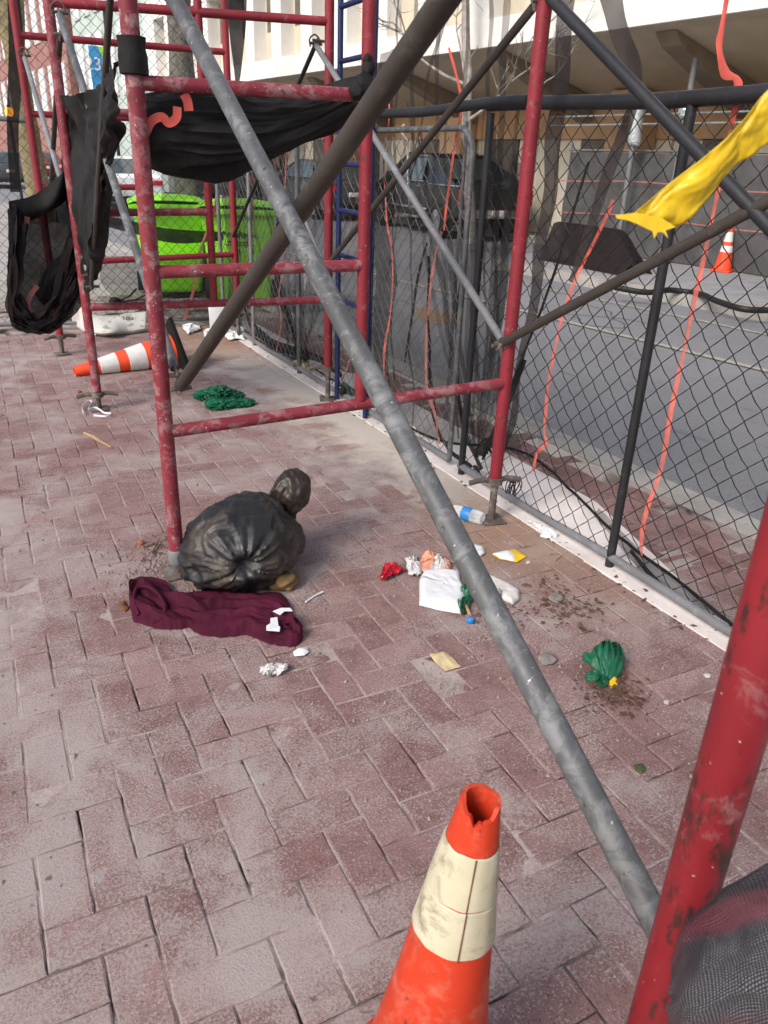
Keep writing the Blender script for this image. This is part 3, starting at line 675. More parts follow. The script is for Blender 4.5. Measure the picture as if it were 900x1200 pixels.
# hem rope along the bottom edge
hp = [(505, 508), (560, 545), (610, 543), (592, 524)]
rope = catmull([Vector((fenceX(Y) + hem(Y), Y, .03 + .012 * math.sin(Y * 5))) for Y in [.3 + .3 * i for i in range(23)]], 120)
MB().tube([p + Vector((.006 * noise.noise(p * 9), 0, .006 * noise.noise(p * 9 + Vector((5, 5, 5))))) for p in rope], .0075, 8, flat=.8).build('hem', M['black'], net)
def fold(pts, width, m, off=.06, seed=0, wr=.05, name='net_fold', n=50, twist=0):
    P = [onF(a, b, off) for a, b in pts]; d = (P[-1] - P[0])
    MB().grid(sheet(ribbon(P, width, (_fn.y * -1, _fn.x, 0) if abs(d.z) > .4 else (0, 0, 1), n, wr, seed, twist), n, 9, wr * .22, 10, seed)).build(name, M[m], net)
fold([(668, -60), (664, 60), (655, 150), (640, 240), (618, 380), (596, 500), (580, 545)], [.095, .09, .10, .085, .06, .045, .03], 'veil_brown', .05, 1)
fold([(708, -60), (722, 30), (740, 85), (738, 130), (716, 200), (690, 270), (672, 330)], [.13, .08, .075, .05, .07, .05, .03], 'veil_brown', .08, 2, .03)
fold([(690, 190), (640, 345), (600, 450), (572, 525)], .016, 'black', .03, 3, .01, 'net_cord')
fold([(618, 420), (598, 470), (578, 515), (566, 520), (556, 530)], [.03, .05, .06, .05, .03], 'veil_dark', -.03, 4, .03)
fold([(533, -60), (520, 30), (500, 95), (492, 150), (470, 240), (452, 330)], [.03, .035, .03, .02, .02, .02], 'veil_mid', .1, 5, .02)
fold([(452, 60), (452, 180), (450, 300), (450, 420), (452, 478)], [.16, .20, .24, .20, .10], 'veil_mid', .08, 6, .05)
fold([(500, 285), (488, 335), (478, 400), (474, 425)], [.02, .03, .02, .02], 'veil_dark', .10, 7, .02)
fold([(545, 300), (536, 380), (534, 440), (545, 500), (565, 550)], [.02, .03, .03, .03, .03], 'veil_dark', .06, 8, .03)
fold([(498, 300), (500, 400), (502, 470), (525, 525), (562, 552)], [.015, .02, .03, .03, .03], 'veil_dark', .05, 9, .03)
for k_ in range(6):
    x0 = 464 + 25 * k_ + 7 * math.sin(k_ * 5.); fold([(x0 + 6, -40), (x0, 160), (x0 - 4 + 3 * math.sin(k_ * 2.1), 330), (x0 - 2 + 6 * math.sin(k_ * 1.3), 520 + .1 * x0 - 60)], [.012 + .02 * (k_ % 3), .03 + .02 * (k_ % 2), .02, .02], 'veil_mid', .10, 20 + k_, .03)
fold([(605, 190), (598, 260), (586, 340), (576, 420)], [.11, .13, .11, .05], 'veil_mid', .10, 10, .05)
fold([(372, 190), (358, 260), (348, 330), (350, 400)], [.05, .07, .10, .05], 'veil_mid', .10, 11, .05)
fold([(335, 190), (322, 280), (330, 350), (352, 408)], [.05, .08, .14, .06], 'veil_dark', .08, 12, .05)
fold([(300, 380), (318, 400), (345, 412), (372, 420), (400, 440)], [.03, .06, .08, .05, .04], 'veil_dark', .02, 13, .03)
fold([(280, 340), (300, 388), (330, 410), (356, 412)], [.10, .08, .06, .04], 'veil_dark', .05, 14, .03)
fold([(740, 645), (780, 692), (815, 722), (850, 752)], [.02, .03, .05, .06], 'veil_dark', .05, 71, .02)
fold([(700, 600), (760, 665), (810, 705), (852, 742)], [.05, .08, .10, .10], 'veil_mid', .09, 72, .02)
for k_ in range(11):
    x0 = 478 + 15 * k_ + 4 * math.sin(k_ * 4.1); fold([(x0, 120 + 30 * (k_ % 3)), ((x0 * 2 + 556) / 3 + 5 * math.sin(k_ * 2.), 330), ((x0 + 556 * 2) / 3, 455), (560, 536)], [.02 + .02 * (k_ % 3), .045 + .02 * (k_ % 2), .03, .012], 'veil_mid' if k_ % 2 else 'veil_left', .07, 80 + k_, .03)
for k_ in range(7):
    x0 = 290 + 20 * k_; fold([(x0, 240), ((x0 + 352) / 2 + 4 * math.sin(k_ * 3.), 345), (356, 414)], [.05, .06, .012], 'veil_mid' if k_ % 2 else 'veil_left', .07, 100 + k_, .03)
for g_, seed in (((358, 418), 1), ((566, 528), 2), ((402, 458), 3)):
    c = onF(*g_, -.02); mb = MB()
    for k in range(7):
        a = random.uniform(0, 6.28); q = c + Vector((random.uniform(-.02, .02), math.cos(a) * .05, math.sin(a) * .045))
        mb.tube(catmull([c, c.lerp(q, .5) + Vector((.01, 0, .012)), q], 8), [.014 * (1 - .1 * i) for i in range(8)], 7, flat=.6)
    mb.rock(c, .028, (1, 1, 1), seed); mb.build('net_knot', M['black'], net)
def stripe(pts, width, m='coral_veil', off=.07, seed=0):
    P = catmull([onF(a, b, off) for a, b in pts], 60); P = [p + _fn.to_3d() * .02 * noise.noise(p * 3) for p in P]
    MB().grid(ribbon(P, [width * (.55 + .6 * abs(noise.noise(Vector((q * .9, seed, 1)))) + .35 * ((q + seed) % 2)) for q in range(9)], (-_fn.y, _fn.x, 0), 60, .03, seed)).build('coral_stripe', M[m], net)
stripe([(858, -40), (845, 30), (842, 55), (850, 85), (864, 93), (866, 110), (856, 145)], .028, 'coral', .03, 1)
stripe([(856, 145), (845, 215), (828, 300), (806, 400), (780, 520), (757, 610), (750, 652)], .024, 'coral_veil', .06, 2)
stripe([(716, 235), (690, 290), (664, 360), (650, 430), (640, 500), (642, 518), (632, 530), (628, 552)], .024, 'coral_veil', .06, 3)
stripe([(524, 55), (532, 80), (540, 120), (534, 160), (526, 220), (522, 270)], .022, 'coral', .05, 4)
stripe([(522, 270), (512, 300), (504, 350), (498, 400), (500, 450), (512, 490), (516, 520)], .026, 'coral_dull', .06, 5)
stripe([(455, 100), (458, 140), (450, 195), (456, 250), (461, 310), (456, 400), (452, 452)], .017, 'coral_veil', .07, 6)
stripe([(338, 170), (335, 240), (332, 300), (327, 345), (330, 380), (325, 412)], .02, 'coral_dull', .03, 7)
stripe([(293, 200), (298, 300), (296, 360), (294, 392)], .02, 'coral_dull', .03, 8)
stripe([(411, 418), (407, 432), (402, 445)], .02, 'coral_dull', .03, 9)

# end netting at the far closing screen
def onE(px, py, off=0): return onL(px, py, (EA[0], EA[1] - off), (EB[0], EB[1] - off))
enet = thing('debris_netting', 'grey gathered netting sagging on the far end screen', 'netting', (1.9, 7.25, 0))
def esheet(rows, m, wr=.02, seed=0, off=.08, name='net_sheet', nu=40, nv=30):
    MB().grid(sheet([[onE(a, b, off) for a, b in r] for r in rows], nu, nv, wr, 7, seed)).build(name, M[m], enet)
esheet([[(130, 215), (190, 240), (235, 232), (285, 200)], [(120, 255), (190, 268), (240, 262), (290, 245)], [(120, 260), (190, 272), (240, 272), (285, 275)]], 'veil', .025, 1)
esheet([[(190, 195), (215, 205), (240, 205)], [(182, 250), (215, 260), (252, 270)], [(120, 252), (200, 268), (262, 285)]], 'veil_left', .025, 5)
esheet([[(110, 250), (150, 258), (200, 268), (262, 272)], [(110, 262), (150, 272), (205, 285), (262, 282)]], 'veil_dark', .012, 2, nv=8)
esheet([[(120, 300), (180, 300), (240, 300), (280, 300)], [(118, 330), (180, 345), (235, 345), (280, 350)], [(136, 352), (180, 368), (235, 378), (285, 390)]], 'veil_mid', .025, 3)
esheet([[(78, 310), (110, 312), (140, 305)], [(75, 345), (105, 345), (128, 350)], [(80, 375), (105, 372), (132, 352)]], 'veil', .04, 4)
esheet([[(20, -30), (28, 60), (22, 150), (24, 225)], [(8, -30), (10, 60), (8, 150), (12, 225)]], 'veil_dark', .05, 6)
esheet([[(290, -30), (288, 30), (283, 80), (280, 100)], [(265, -30), (268, 30), (274, 80), (276, 100)]], 'veil_dark', .05, 8)
MB().rock(onE(134, 353, .1), .05, (1, 1, .8), 4).build('net_knot', M['black'], enet)
for k, (x, y) in enumerate(((160, 338), (170, 346), (180, 353), (175, 360), (190, 362))):
    P = catmull([onE(134, 353, .1), onE((134 + x) / 2 + 2, (353 + y) / 2 + 3, .1), onE(x, y, .08)], 14); MB().tube(P, .007, 6).build('net_cord', M['black'], enet)
for k, pts in enumerate((((258, 210), (252, 245), (232, 300), (228, 335), (216, 375)), ((246, 170), (256, 215), (250, 255)), ((292, 175), (296, 230), (290, 290)))):
    P = [onE(a, b, .1) for a, b in pts]; MB().grid(ribbon(P, .03, (1, 0, 0), 40, .02, k)).build('coral_stripe', M['coral_dull'], enet)

# black bundle slung between the legs of the first two frames
bn = thing('black_tarp', 'black netting sheet slung between the scaffold legs', 'netting', (1.0, 2.8, 1.3))
def on1(px, py, d=.0): return onL(px, py, (F1L[0], F1L[1] + d), (F1R[0], F1R[1] + d))
rows_f = [[(158, 118), (200, 112), (250, 110), (300, 113), (360, 108), (425, 96)],
          [(155, 135), (200, 135), (255, 134), (310, 138), (370, 128), (425, 106)],
          [(156, 165), (200, 170), (255, 176), (315, 170), (375, 145), (424, 116)],
          [(160, 180), (195, 197), (240, 201), (300, 190), (365, 157), (423, 122)]]
offs = [.07, .0, .0, .10]
rows = [[on1(a, b, .06 + o) for a, b in r] for r, o in zip(rows_f, offs)]
rows.append([on1(a, b - 18, .30) for a, b in rows_f[3]]); rows.append([on1(a, b, .26) for a, b in rows_f[0]])
MB().grid(sheet(rows, 110, 80, .03, 4, 3, .03, 2.5, 11)).build('slung_sheet', M['black'], bn)
P = [on1(a, b, -.005) for a, b in ((170, 158), (178, 142), (190, 137), (198, 144), (207, 138), (208, 125))]
MB().grid(ribbon(P, .026, (0, 0, 1), 40, .01, 2)).build('coral_stripe', M['coral'], bn); P = [on1(a, b, -.01) for a, b in ((216, 110), (220, 118), (222, 130))]
MB().grid(ribbon(P, .03, (1, 0, 0), 20, .01, 2)).build('coral_stripe', M['coral'], bn)
mb = MB(); z0 = on1(150, 88).z; z1 = on1(148, 42).z
mb.lathe([(.03, z0), (.041, z0 + .004), (.043, z0 + .05), (.039, z0 + .07), (.042, z0 + .10), (.039, z1 - .004), (.029, z1)], Matrix.Translation((*F1L, 0)), 24, lambda r, z, a, i: (r + .004 * noise.noise(Vector((math.cos(a) * 2, math.sin(a) * 2, z * 30))), z)); mb.build('leg_wrap', M['black'], bn)
mb = MB(); c = on1(428, 97, -.02)
for k, (x, y, r_) in enumerate(((428, 98, .035), (418, 106, .03), (432, 80, .024), (431, 70, .016), (424, 100, .03))): mb.rock(on1(x, y, -.02), r_, (1, 1, 1.1), k)
mb.build('tied_knot', M['black'], bn)
# sheet from frame one's leg back to frame two's leg
LA, LB = F1L, F2L
def onS(px, py, d=0): return onL(px, py, (LA[0] + .03 + d, LA[1]), (LB[0] + .03 + d, LB[1]))
MB().grid(sheet([[onS(74, 112), (onS(95, 110)), onS(122, 100), onS(150, 72)], [onS(78, 160), onS(100, 165, .05), onS(125, 150), onS(150, 115)], [onS(82, 230), onS(100, 240), onS(122, 220, .03), onS(142, 150)], [onS(90, 300), onS(102, 305), onS(114, 290), onS(127, 165)], [onS(98, 336), onS(104, 338), onS(110, 335), onS(122, 190)]], 60, 60, .03, 6, 5, .03, 9, 2.5)).build('side_sheet', M['black'], bn)
# loop of netting hanging outside the far left legs
lp = thing('netting_loop', 'sagging loop of black netting touching the paving at far left', 'netting', (1.0, 5.0, .5))
LY = 4.98
def onG(px, py, d=0): return onY(px, py, LY + d)
MB().grid(sheet([[onG(78, 196), onG(70, 205), onG(40, 228), onG(10, 236)], [onG(80, 215, .05), onG(66, 232, -.04), onG(42, 248), onG(12, 258)], [onG(82, 232, .1), onG(62, 246, .0), onG(40, 258, .05), onG(14, 264)]], 30, 14, .012, 5, 2)).build('net_sheet', M['black'], lp)
lo = [(12, 236), (9, 280), (7, 330), (6, 370), (18, 388), (42, 393), (70, 385), (92, 355), (105, 310), (112, 270)]
li = [(24, 256), (21, 300), (19, 335), (22, 352), (32, 368), (46, 374), (62, 356), (74, 325), (84, 295), (90, 262)]
for q in range(7):
    f_ = q / 6; rr = random.Random(q)
    pts_ = [(a[0] + (b[0] - a[0]) * f_ * 1.15 + rr.uniform(-3, 3), a[1] + (b[1] - a[1]) * f_ * 1.1 + rr.uniform(-4, 4)) for a, b in zip(lo, li)]
    cen = (52, 300); wd_ = [.03, .05, .045, .06, .075, .08, .07, .06, .07, .05]
    inn = [(x + (cen[0] - x) * (.10 + .07 * rr.random()), y + (cen[1] - y) * (.06 + .05 * rr.random())) for x, y in pts_]
    MB().grid(sheet([[onG(*p, -.03 * f_ + .02 * rr.random()) for p in pts_], [onG((a[0] + b[0]) / 2, (a[1] + b[1]) / 2, -.05 - .03 * rr.random()) for a, b in zip(pts_, inn)], [onG(*p, .02) for p in inn]], 80, 11, .02, 12, 4 + q, .014, 5, 3)).build('net_fold', M['veil_dark' if q % 2 == 0 else 'net_brown'], lp)
MB().grid(sheet([[onG(12, 240, .05), onG(50, 232, .1), onG(90, 212, .08), onG(122, 190, .02)], [onG(8, 320, .05), onG(50, 318, .16), onG(96, 300, .10), onG(128, 262, .03)], [onG(12, 374, .04), onG(45, 390, .1), onG(92, 366, .05), onG(124, 300, .02)]], 60, 50, .04, 6, 6, .03, 7, 3)).build('net_sheet', M['net_brown'], lp)
MB().grid(sheet([[onG(112, 262, -.02), onG(88, 285, -.03), onG(56, 312, -.02), onG(40, 345, -.02)], [onG(116, 280, -.03), onG(92, 305, -.05), onG(62, 326, -.03), onG(46, 352, -.03)], [onG(120, 296, 0), onG(98, 318, 0), onG(70, 340, 0), onG(54, 360, 0)]], 40, 14, .012, 6, 9, .01, 5, 3)).build('net_fold', M['veil_dark'], lp)
for k, pts in enumerate((((32, 254), (30, 265), (22, 275), (15, 293)), ((44, 335), (34, 350), (34, 365), (40, 372)))):
    MB().grid(ribbon([onG(a, b, -.03) for a, b in pts], .028, (1, 0, 0), 24, .01, k)).build('coral_stripe', M['coral_dull'], lp)

# netting in the near lower right corner, hung on frame zero's crossbar
nr = [[(792, 1125, .80), (812, 1082, .78), (850, 1056, .76), (900, 1022, .74), (980, 985, .72)],
      [(788, 1150, .77), (822, 1112, .72), (862, 1085, .70), (910, 1060, .68), (990, 1030, .66)],
      [(786, 1180, .78), (826, 1165, .72), (872, 1140, .69), (925, 1120, .67), (1000, 1090, .65)],
      [(782, 1230, .80), (830, 1225, .74), (880, 1215, .71), (935, 1200, .69), (1010, 1180, .67)],
      [(775, 1330, .86), (830, 1330, .80), (890, 1325, .78), (950, 1320, .76), (1030, 1310, .74)]]
tag(MB().grid(sheet([[EYE + ray(a, b) * (c / F) for a, b, c in r_] for r_ in nr], 110, 110, .0035, 9, 2, .011, 2.2, 5)).build('draped_netting', M['weave'], loc=(.9, .3, .5)), 'plaid grey and red netting draped beside the near red leg', 'netting')

# ------------------------------------------------------------------ yellow caution tape
ty = thing('caution_tape', 'torn end of yellow plastic tape flying at the right edge', 'tape', onX(880, 180, .85))
ctop = [(985, 20), (925, 82), (898, 108), (872, 140), (847, 166), (815, 192), (787, 213), (760, 236), (743, 250)]
cbot = [(1010, 95), (935, 145), (900, 171), (880, 186), (860, 201), (833, 233), (812, 255), (795, 267), (768, 271)]
def dep(i): return .62 + .34 * (i / 8)
def atd(px, py, d):
    return EYE + ray(px, py) * (d / F)
T_ = [atd(a, b, .70 + .006 * i) for i, (a, b) in enumerate(ctop)]; B_ = [atd(a, b, .72 + .005 * i) for i, (a, b) in enumerate(cbot)]
mid = [a.lerp(b, .42 + .1 * math.sin(i * 1.7)) + Vector((-.002, -.002, .0)) for i, (a, b) in enumerate(zip(T_, B_))]
head = [Vector((1.12, .24, 1.71)), Vector((1.12, .24, 1.645))]
MB().grid(sheet([[head[0]] + T_, [Vector((1.12, .23, 1.675))] + mid, [head[1]] + B_], 110, 22, .002, 10, 3, .004, 5, 2)).build('tape_strip', M['yellow_tape'], ty, solid=.0006)
e = [(745, 249), (733, 251), (722, 252), (723, 256), (735, 258), (746, 262), (758, 268), (765, 271), (767, 279), (771, 272), (777, 272), (783, 279), (780, 270), (792, 266), (775, 255)]
mb = MB(); mb.poly([atd(a, b, .735) for a, b in e], .0006, (0, 1, 0)); mb.build('frayed_end', M['yellow_tape'], ty, smooth=False)
MB().tube([Vector((1.12 + .004 * i, .235 + .0, 1.69)) for i in (-8, 0, 8)], .027, 14).build('knot', M['yellow_tape'], ty)

# ------------------------------------------------------------------ traffic cones
def cone(label, base, axis, Ht, r0, r1, bands, top_torn=False, plate=.18, mats=('cone', 'collar', 'cone'), spin=0, grp=None, gap=None):
    """body of revolution round axis; bands = (z0,z1) collars; plate half size"""
    z = Vector(axis).normalized(); x = Vector((1, 0, 0)); x = (x - z * x.dot(z)).normalized(); y = z.cross(x)
    Mx = Matrix((x, y, z)).transposed().to_4x4(); Mx.translation = base; Mx = Mx @ Matrix.Rotation(spin, 4, 'Z')
    t = thing('traffic_cone', label, 'traffic cone', base, grp)
    rad = lambda h: r0 + (r1 - r0) * h / Ht
    hs = [.035] + [.035 + (Ht - .035) * i / 22 for i in range(1, 23)]
    prof = [(rad(h), h) for h in hs]
    def fn(r, h, a, i):
        rr = r + .0016 * noise.noise(Vector((math.cos(a) * 1.4, math.sin(a) * 1.4, h * 9)))
        if top_torn and i >= 20:
            k = max(0, math.cos(a - 1.2 * PI)); h = h - .022 * k ** 2 * (i - 19) / 3 * (1 + .7 * noise.noise(Vector((a * 3.2, 0, 0)))) - .003 * (noise.noise(Vector((math.cos(a) * 2, math.sin(a) * 2, 0)))) * (i - 19) / 3
        return rr, h
    b = MB(); b.lathe(prof, Mx, 56, fn); inner = [(max(.004, r - .006), h) for r, h in prof]; b.lathe(inner[::-1], Mx, 56, lambda r, h, a, i: fn(r, h, a, 22 - i))
    b.bm.verts.ensure_lookup_table(); n = 56; A = b.bm.verts[22 * n:23 * n]; D = b.bm.verts[23 * n:24 * n]
    for k in range(n): b.bm.faces.new((A[k], A[(k + 1) % n], D[(k + 1) % n], D[k]))
    b.build('cone_body', mats[0], t)
    for z0, z1 in bands:
        c = MB(); c.lathe([(rad(z0) + .0005, z0), (rad(z0) + .0028, z0 + .002), (rad((z0 + z1) / 2) + .0030, (z0 + z1) / 2), (rad(z1) + .0028, z1 - .002), (rad(z1) + .0005, z1)], Mx, 56, lambda r, h, a, i: (r + .0016 * noise.noise(Vector((math.cos(a) * 1.4, math.sin(a) * 1.4, h * 9))) + .0006 * noise.noise(Vector((a * 4, h * 50, 1))), h + .0012 * noise.noise(Vector((a * 3, z0 * 9, 2)))))
        col = c.build('reflective_collar', mats[1], t)
        if top_torn:
            s_ = MB(); a = gap; P = [Mx @ Vector(((rad(h) + .0034) * math.cos(a + .05 * (h - z0) * 4), (rad(h) + .0034) * math.sin(a + .05 * (h - z0) * 4), h)) for h in [z0 + (z1 - z0) * i / 8 for i in range(9)]]
            s_.tube(P, .0011, 6); s_.build('collar_seam', M['leaf'], col)
    p = MB(); p.box((0, 0, .016), (plate * 2, plate * 2, .032), 0, .006); 
    for v in p.bm.verts: v.co = Mx @ v.co
    p.build('base_plate', mats[2], t); return t
# foreground cone, leaning a little
top = atd(564, 935, 1.0); low = onL(506, 1200, (top.x - .03, top.y), (top.x + .5, top.y + .02))
ax = (top - low); axn = ax.normalized(); basep = top - axn * ((top.z - .02) / axn.z)
Hc = (top - basep).length
cone('battered orange cone with torn open top and two grimy collars, nearest', basep, axn, Hc, .027 + (.083 - .027) * Hc / ax.length, .027, [(Hc - .150, Hc - .068), (Hc - .228, Hc - .152)], True, .18, spin=.2, grp='traffic cones', gap=-2.35)
# fallen cone
bp = at(208, 428, .0); tp = at(88, 441, .0); bp.z = .128; tp.z = .034; fa = (tp - bp)
cone('orange and white cone lying on its side behind the red leg', bp, fa, fa.length, .128, .034, [(fa.length * .33, fa.length * .50), (fa.length * .60, fa.length * .77)], False, .19, ('cone_far', 'whiteband', 'rubber'), .5, 'traffic cones')
fc = at(846, 318, .03); cone('small upright orange cone across the road', fc, (0, 0, 1), .72, .15, .03, [(.31, .41), (.47, .62)], False, .16, ('cone_far', 'whiteband', 'cone_far'), .3, 'traffic cones')

# ------------------------------------------------------------------ bin bag
bagc = at(290, 688); bagc = Vector((bagc.x + .02, bagc.y + .10, 0))
bt = thing('bin_bag', 'stuffed black bin bag slumped against the red scaffold leg', 'bin bag', bagc)
toeye = (EYE - (bagc + Vector((0, 0, .12)))).normalized()
kn = None
mb = MB(); g_ = bmesh.ops.create_icosphere(mb.bm, subdivisions=6, radius=1)
hub = (at(292, 662, .13) - bagc - Vector((0, 0, .16))); 
side = Vector((0, 0, 1)).cross(toeye).normalized(); upb = toeye.cross(side)
gath = (toeye * .86 - upb * .38 + side * .06).normalized()
gx = Vector((0, 0, 1)).cross(gath).normalized(); gy = gath.cross(gx)
for v in g_['verts']:
    n_ = v.co.normalized(); p = Vector((n_.x * .215, n_.y * .19, n_.z * .17))
    cosg = n_.dot(gath); ang = math.atan2(n_.dot(gy), n_.dot(gx)); dist = math.acos(max(-1, min(1, cosg)))
    rd = lambda v_, k_=1: (1 - 2 * abs(noise.noise(v_)))
    ca_, sa_ = math.cos(ang), math.sin(ang)
    pl_ = rd(Vector((ca_ * 2.6 + 3, sa_ * 2.6, dist * .55 + .3 * noise.noise(n_ * 2)))) * .6 + rd(Vector((ca_ * 5.5, sa_ * 5.5 + 8, dist * .9))) * .35
    near = math.exp(-(dist / .75) ** 2); fade = .35 + .65 * near; tight = min(1, dist / .22)
    d = pl_ * .027 * fade * tight - .045 * math.exp(-(dist / .15) ** 2) + .010 * near
    q = n_ * 2.6 + Vector((noise.noise(n_ * 2), noise.noise(n_ * 2 + Vector((5, 5, 5))), 0)) * .8
    d += (1 - near) * (.016 * rd(q) + .006 * rd(q * 2.1 + Vector((4, 1, 2)))) + .028 * noise.noise(n_ * 1.5 + Vector((2, 5, 1)))
    p = p + n_ * d; tz = (p.z + .15) / .3; p.x *= 1.14 - .24 * tz; p.y *= 1.14 - .22 * tz; p.x += .035 * max(0, tz - .4); p.z *= .96; p.z += .145
    if p.z < .012: p.z = .006 + (p.z - .012) * .06; p.x *= 1.03; p.y *= 1.03
    v.co = bagc + p
mb.build('bag_body', M['bag'], bt, sharp=60)
kt = onL(340, 580, (bagc.x, bagc.y + .06), (bagc.x + 1, bagc.y + .06)); nk = onL(322, 612, (bagc.x, bagc.y + .04), (bagc.x + 1, bagc.y + .04))
mb = MB(); g_ = bmesh.ops.create_icosphere(mb.bm, subdivisions=5, radius=1)
axk = (onL(345, 552, (bagc.x, bagc.y + .06), (bagc.x + 1, bagc.y + .06)) - onL(332, 618, (bagc.x, bagc.y + .06), (bagc.x + 1, bagc.y + .06))).normalized()
sx_ = axk.cross(toeye).normalized(); sy_ = axk.cross(sx_)
for v in g_['verts']:
    n_ = v.co.normalized(); h = n_.z; wdt = .066 * (1 - .45 * max(0, -h) ** 2)
    d = 1 + .30 * noise.noise(n_ * 1.3 + Vector((2, 4, 0))) + .16 * (1 - 2 * abs(noise.noise(n_ * 2.4 + Vector((9, 0, 0))))) + .10 * (1 - 2 * abs(noise.noise(Vector((n_.x * 4, n_.y * 4, h * .7)))))
    v.co = kt + sx_ * n_.x * wdt * d + sy_ * n_.y * .06 * d + axk * (h * .112 + .02 * n_.x * abs(n_.x)) * (1 + .05 * noise.noise(n_ * 4))
mb.tube(catmull([nk + Vector((-.05, .0, -.06)), nk, kt - axk * .07], 12), [.07, .06, .05, .045, .04, .036, .034, .034, .036, .04, .046, .05], 20)
mb.build('bag_neck', M['bag_brown'], bt, sharp=60)
mb = MB(); c = at(346, 692, .02); mb.rock(c + Vector((-.012, .06, .012)), .050, (1, .9, .7), 3, .5, 4); mb.build('torn_contents', M['contents'], bt)

# ------------------------------------------------------------------ maroon shirt
def px3(pts, ox, oy, k=3.): return [at(ox + a / k, oy + b / k) for a, b in pts]
tc_ = px3([(68, 530), (74, 470), (110, 440), (190, 462), (235, 497), (330, 490), (400, 486), (500, 496), (600, 500), (640, 565), (668, 620), (674, 650)], 130, 530)
bc_ = px3([(66, 545), (80, 588), (140, 618), (210, 625), (270, 620), (330, 650), (420, 650), (480, 646), (545, 672), (600, 684), (650, 682), (675, 662)], 130, 530)
SF = [(.08, .25, .45, .55, .9, .07), (.22, .12, .62, .22, .7, .06), (.40, .42, .95, .38, .9, .06), (.30, .72, .70, .62, .8, .06), (.55, .85, .96, .78, .8, .07), (.62, .6, .92, .58, -.8, .05), (.12, .5, .36, .8, -.9, .06), (.45, .3, .8, .28, -.7, .05), (.05, .7, .3, .92, .6, .06)]
nu, nv = 200, 90; A = catmull(tc_, nu); B = catmull(bc_, nu); G = []
for i in range(nv):
    v = i / (nv - 1); row = []
    for j in range(nu):
        u = j / (nu - 1); p = A[j].lerp(B[j], v)
        env = min(1, math.sin(PI * v) ** .6) * min(1, (u / .06) ** .5, ((1 - u) / .04) ** .5)
        rd = lambda x_, y_, z_: (1 - 2 * abs(noise.noise(Vector((x_, y_, z_)))))
        wx = u * 5 + .5 * noise.noise(Vector((u * 4, v * 2, 9))); wy = v * 2.2 + u * 1.6 + .45 * noise.noise(Vector((u * 5, v * 3, 2)))
        fo = .75 * rd(wx * .7, wy * 1.3, 1) + .45 * rd(wx * 1.3 + 4, wy * 2.3, 5) + .16 * rd(wx * 3, wy * 5, 3)
        for (ua, va, ub, vb, am, wd_) in SF:
            tt = max(0, min(1, (u - ua) / (ub - ua))); dv = v - (va + (vb - va) * tt + .05 * noise.noise(Vector((u * 6, va * 9, 0)))); du = max(0, ua - u, u - ub)
            fo += am * math.exp(-abs(dv / wd_) ** 1.5 - (du / .05) ** 2)
        rag = .45 + .9 * abs(noise.noise(Vector((u * 7, v * 3, 21)))); h = env * (.011 + .023 * fo * (.5 + .5 * rag) + .012 * rag + .018 * math.exp(-((u - .1) / .09) ** 2))
        e = .012 * noise.noise(Vector((u * 14, v * 2, 3))) + .006 * noise.noise(Vector((u * 34, v * 2, 8)))
        row.append((p.x + e, p.y + e * .7, .002 + max(0, h)))
    G.append(row)
sh = thing('maroon_shirt', 'crumpled maroon jersey shirt lying in front of the bin bag', 'shirt', at(250, 720))
MB().grid(G).build('shirt_body', M['maroon'], sh, sharp=70)
# rolled collar at the left end and sleeve hem at the right
def shz(p, dz=.0): return Vector((p.x, p.y, dz))
P = [shz(q, z) for q, z in zip(px3([(100, 590), (85, 555), (100, 525), (140, 525), (175, 545), (195, 575), (185, 605), (150, 612)], 130, 530), (.018, .04, .058, .06, .05, .036, .02, .014))]
MB().tube(catmull(P, 40), .011, 10, flat=.7).build('collar', M['maroon'], sh)
P = [shz(q, z) for q, z in zip(px3([(560, 655), (600, 632), (640, 628), (668, 640), (662, 662), (620, 672), (575, 668)], 130, 530), (.02, .032, .034, .024, .012, .01, .012))]
MB().tube(catmull(P, 36), .008, 10, flat=.7).build('sleeve_hem', M['maroon'], sh)
lab = px3([(562, 628), (586, 628), (590, 656), (596, 662), (594, 676), (548, 676), (548, 656), (562, 650)], 130, 530)
MB().poly([shz(q, .052 + .004 * (i % 2)) for i, q in enumerate(lab)], .001).build('care_tag', M['white'], sh, smooth=False)
lab = px3([(570, 612), (600, 600), (632, 600), (640, 612), (612, 612), (596, 626)], 130, 530)
MB().poly([shz(q, .062) for q in lab], .001).build('white_print', M['white'], sh, smooth=False)

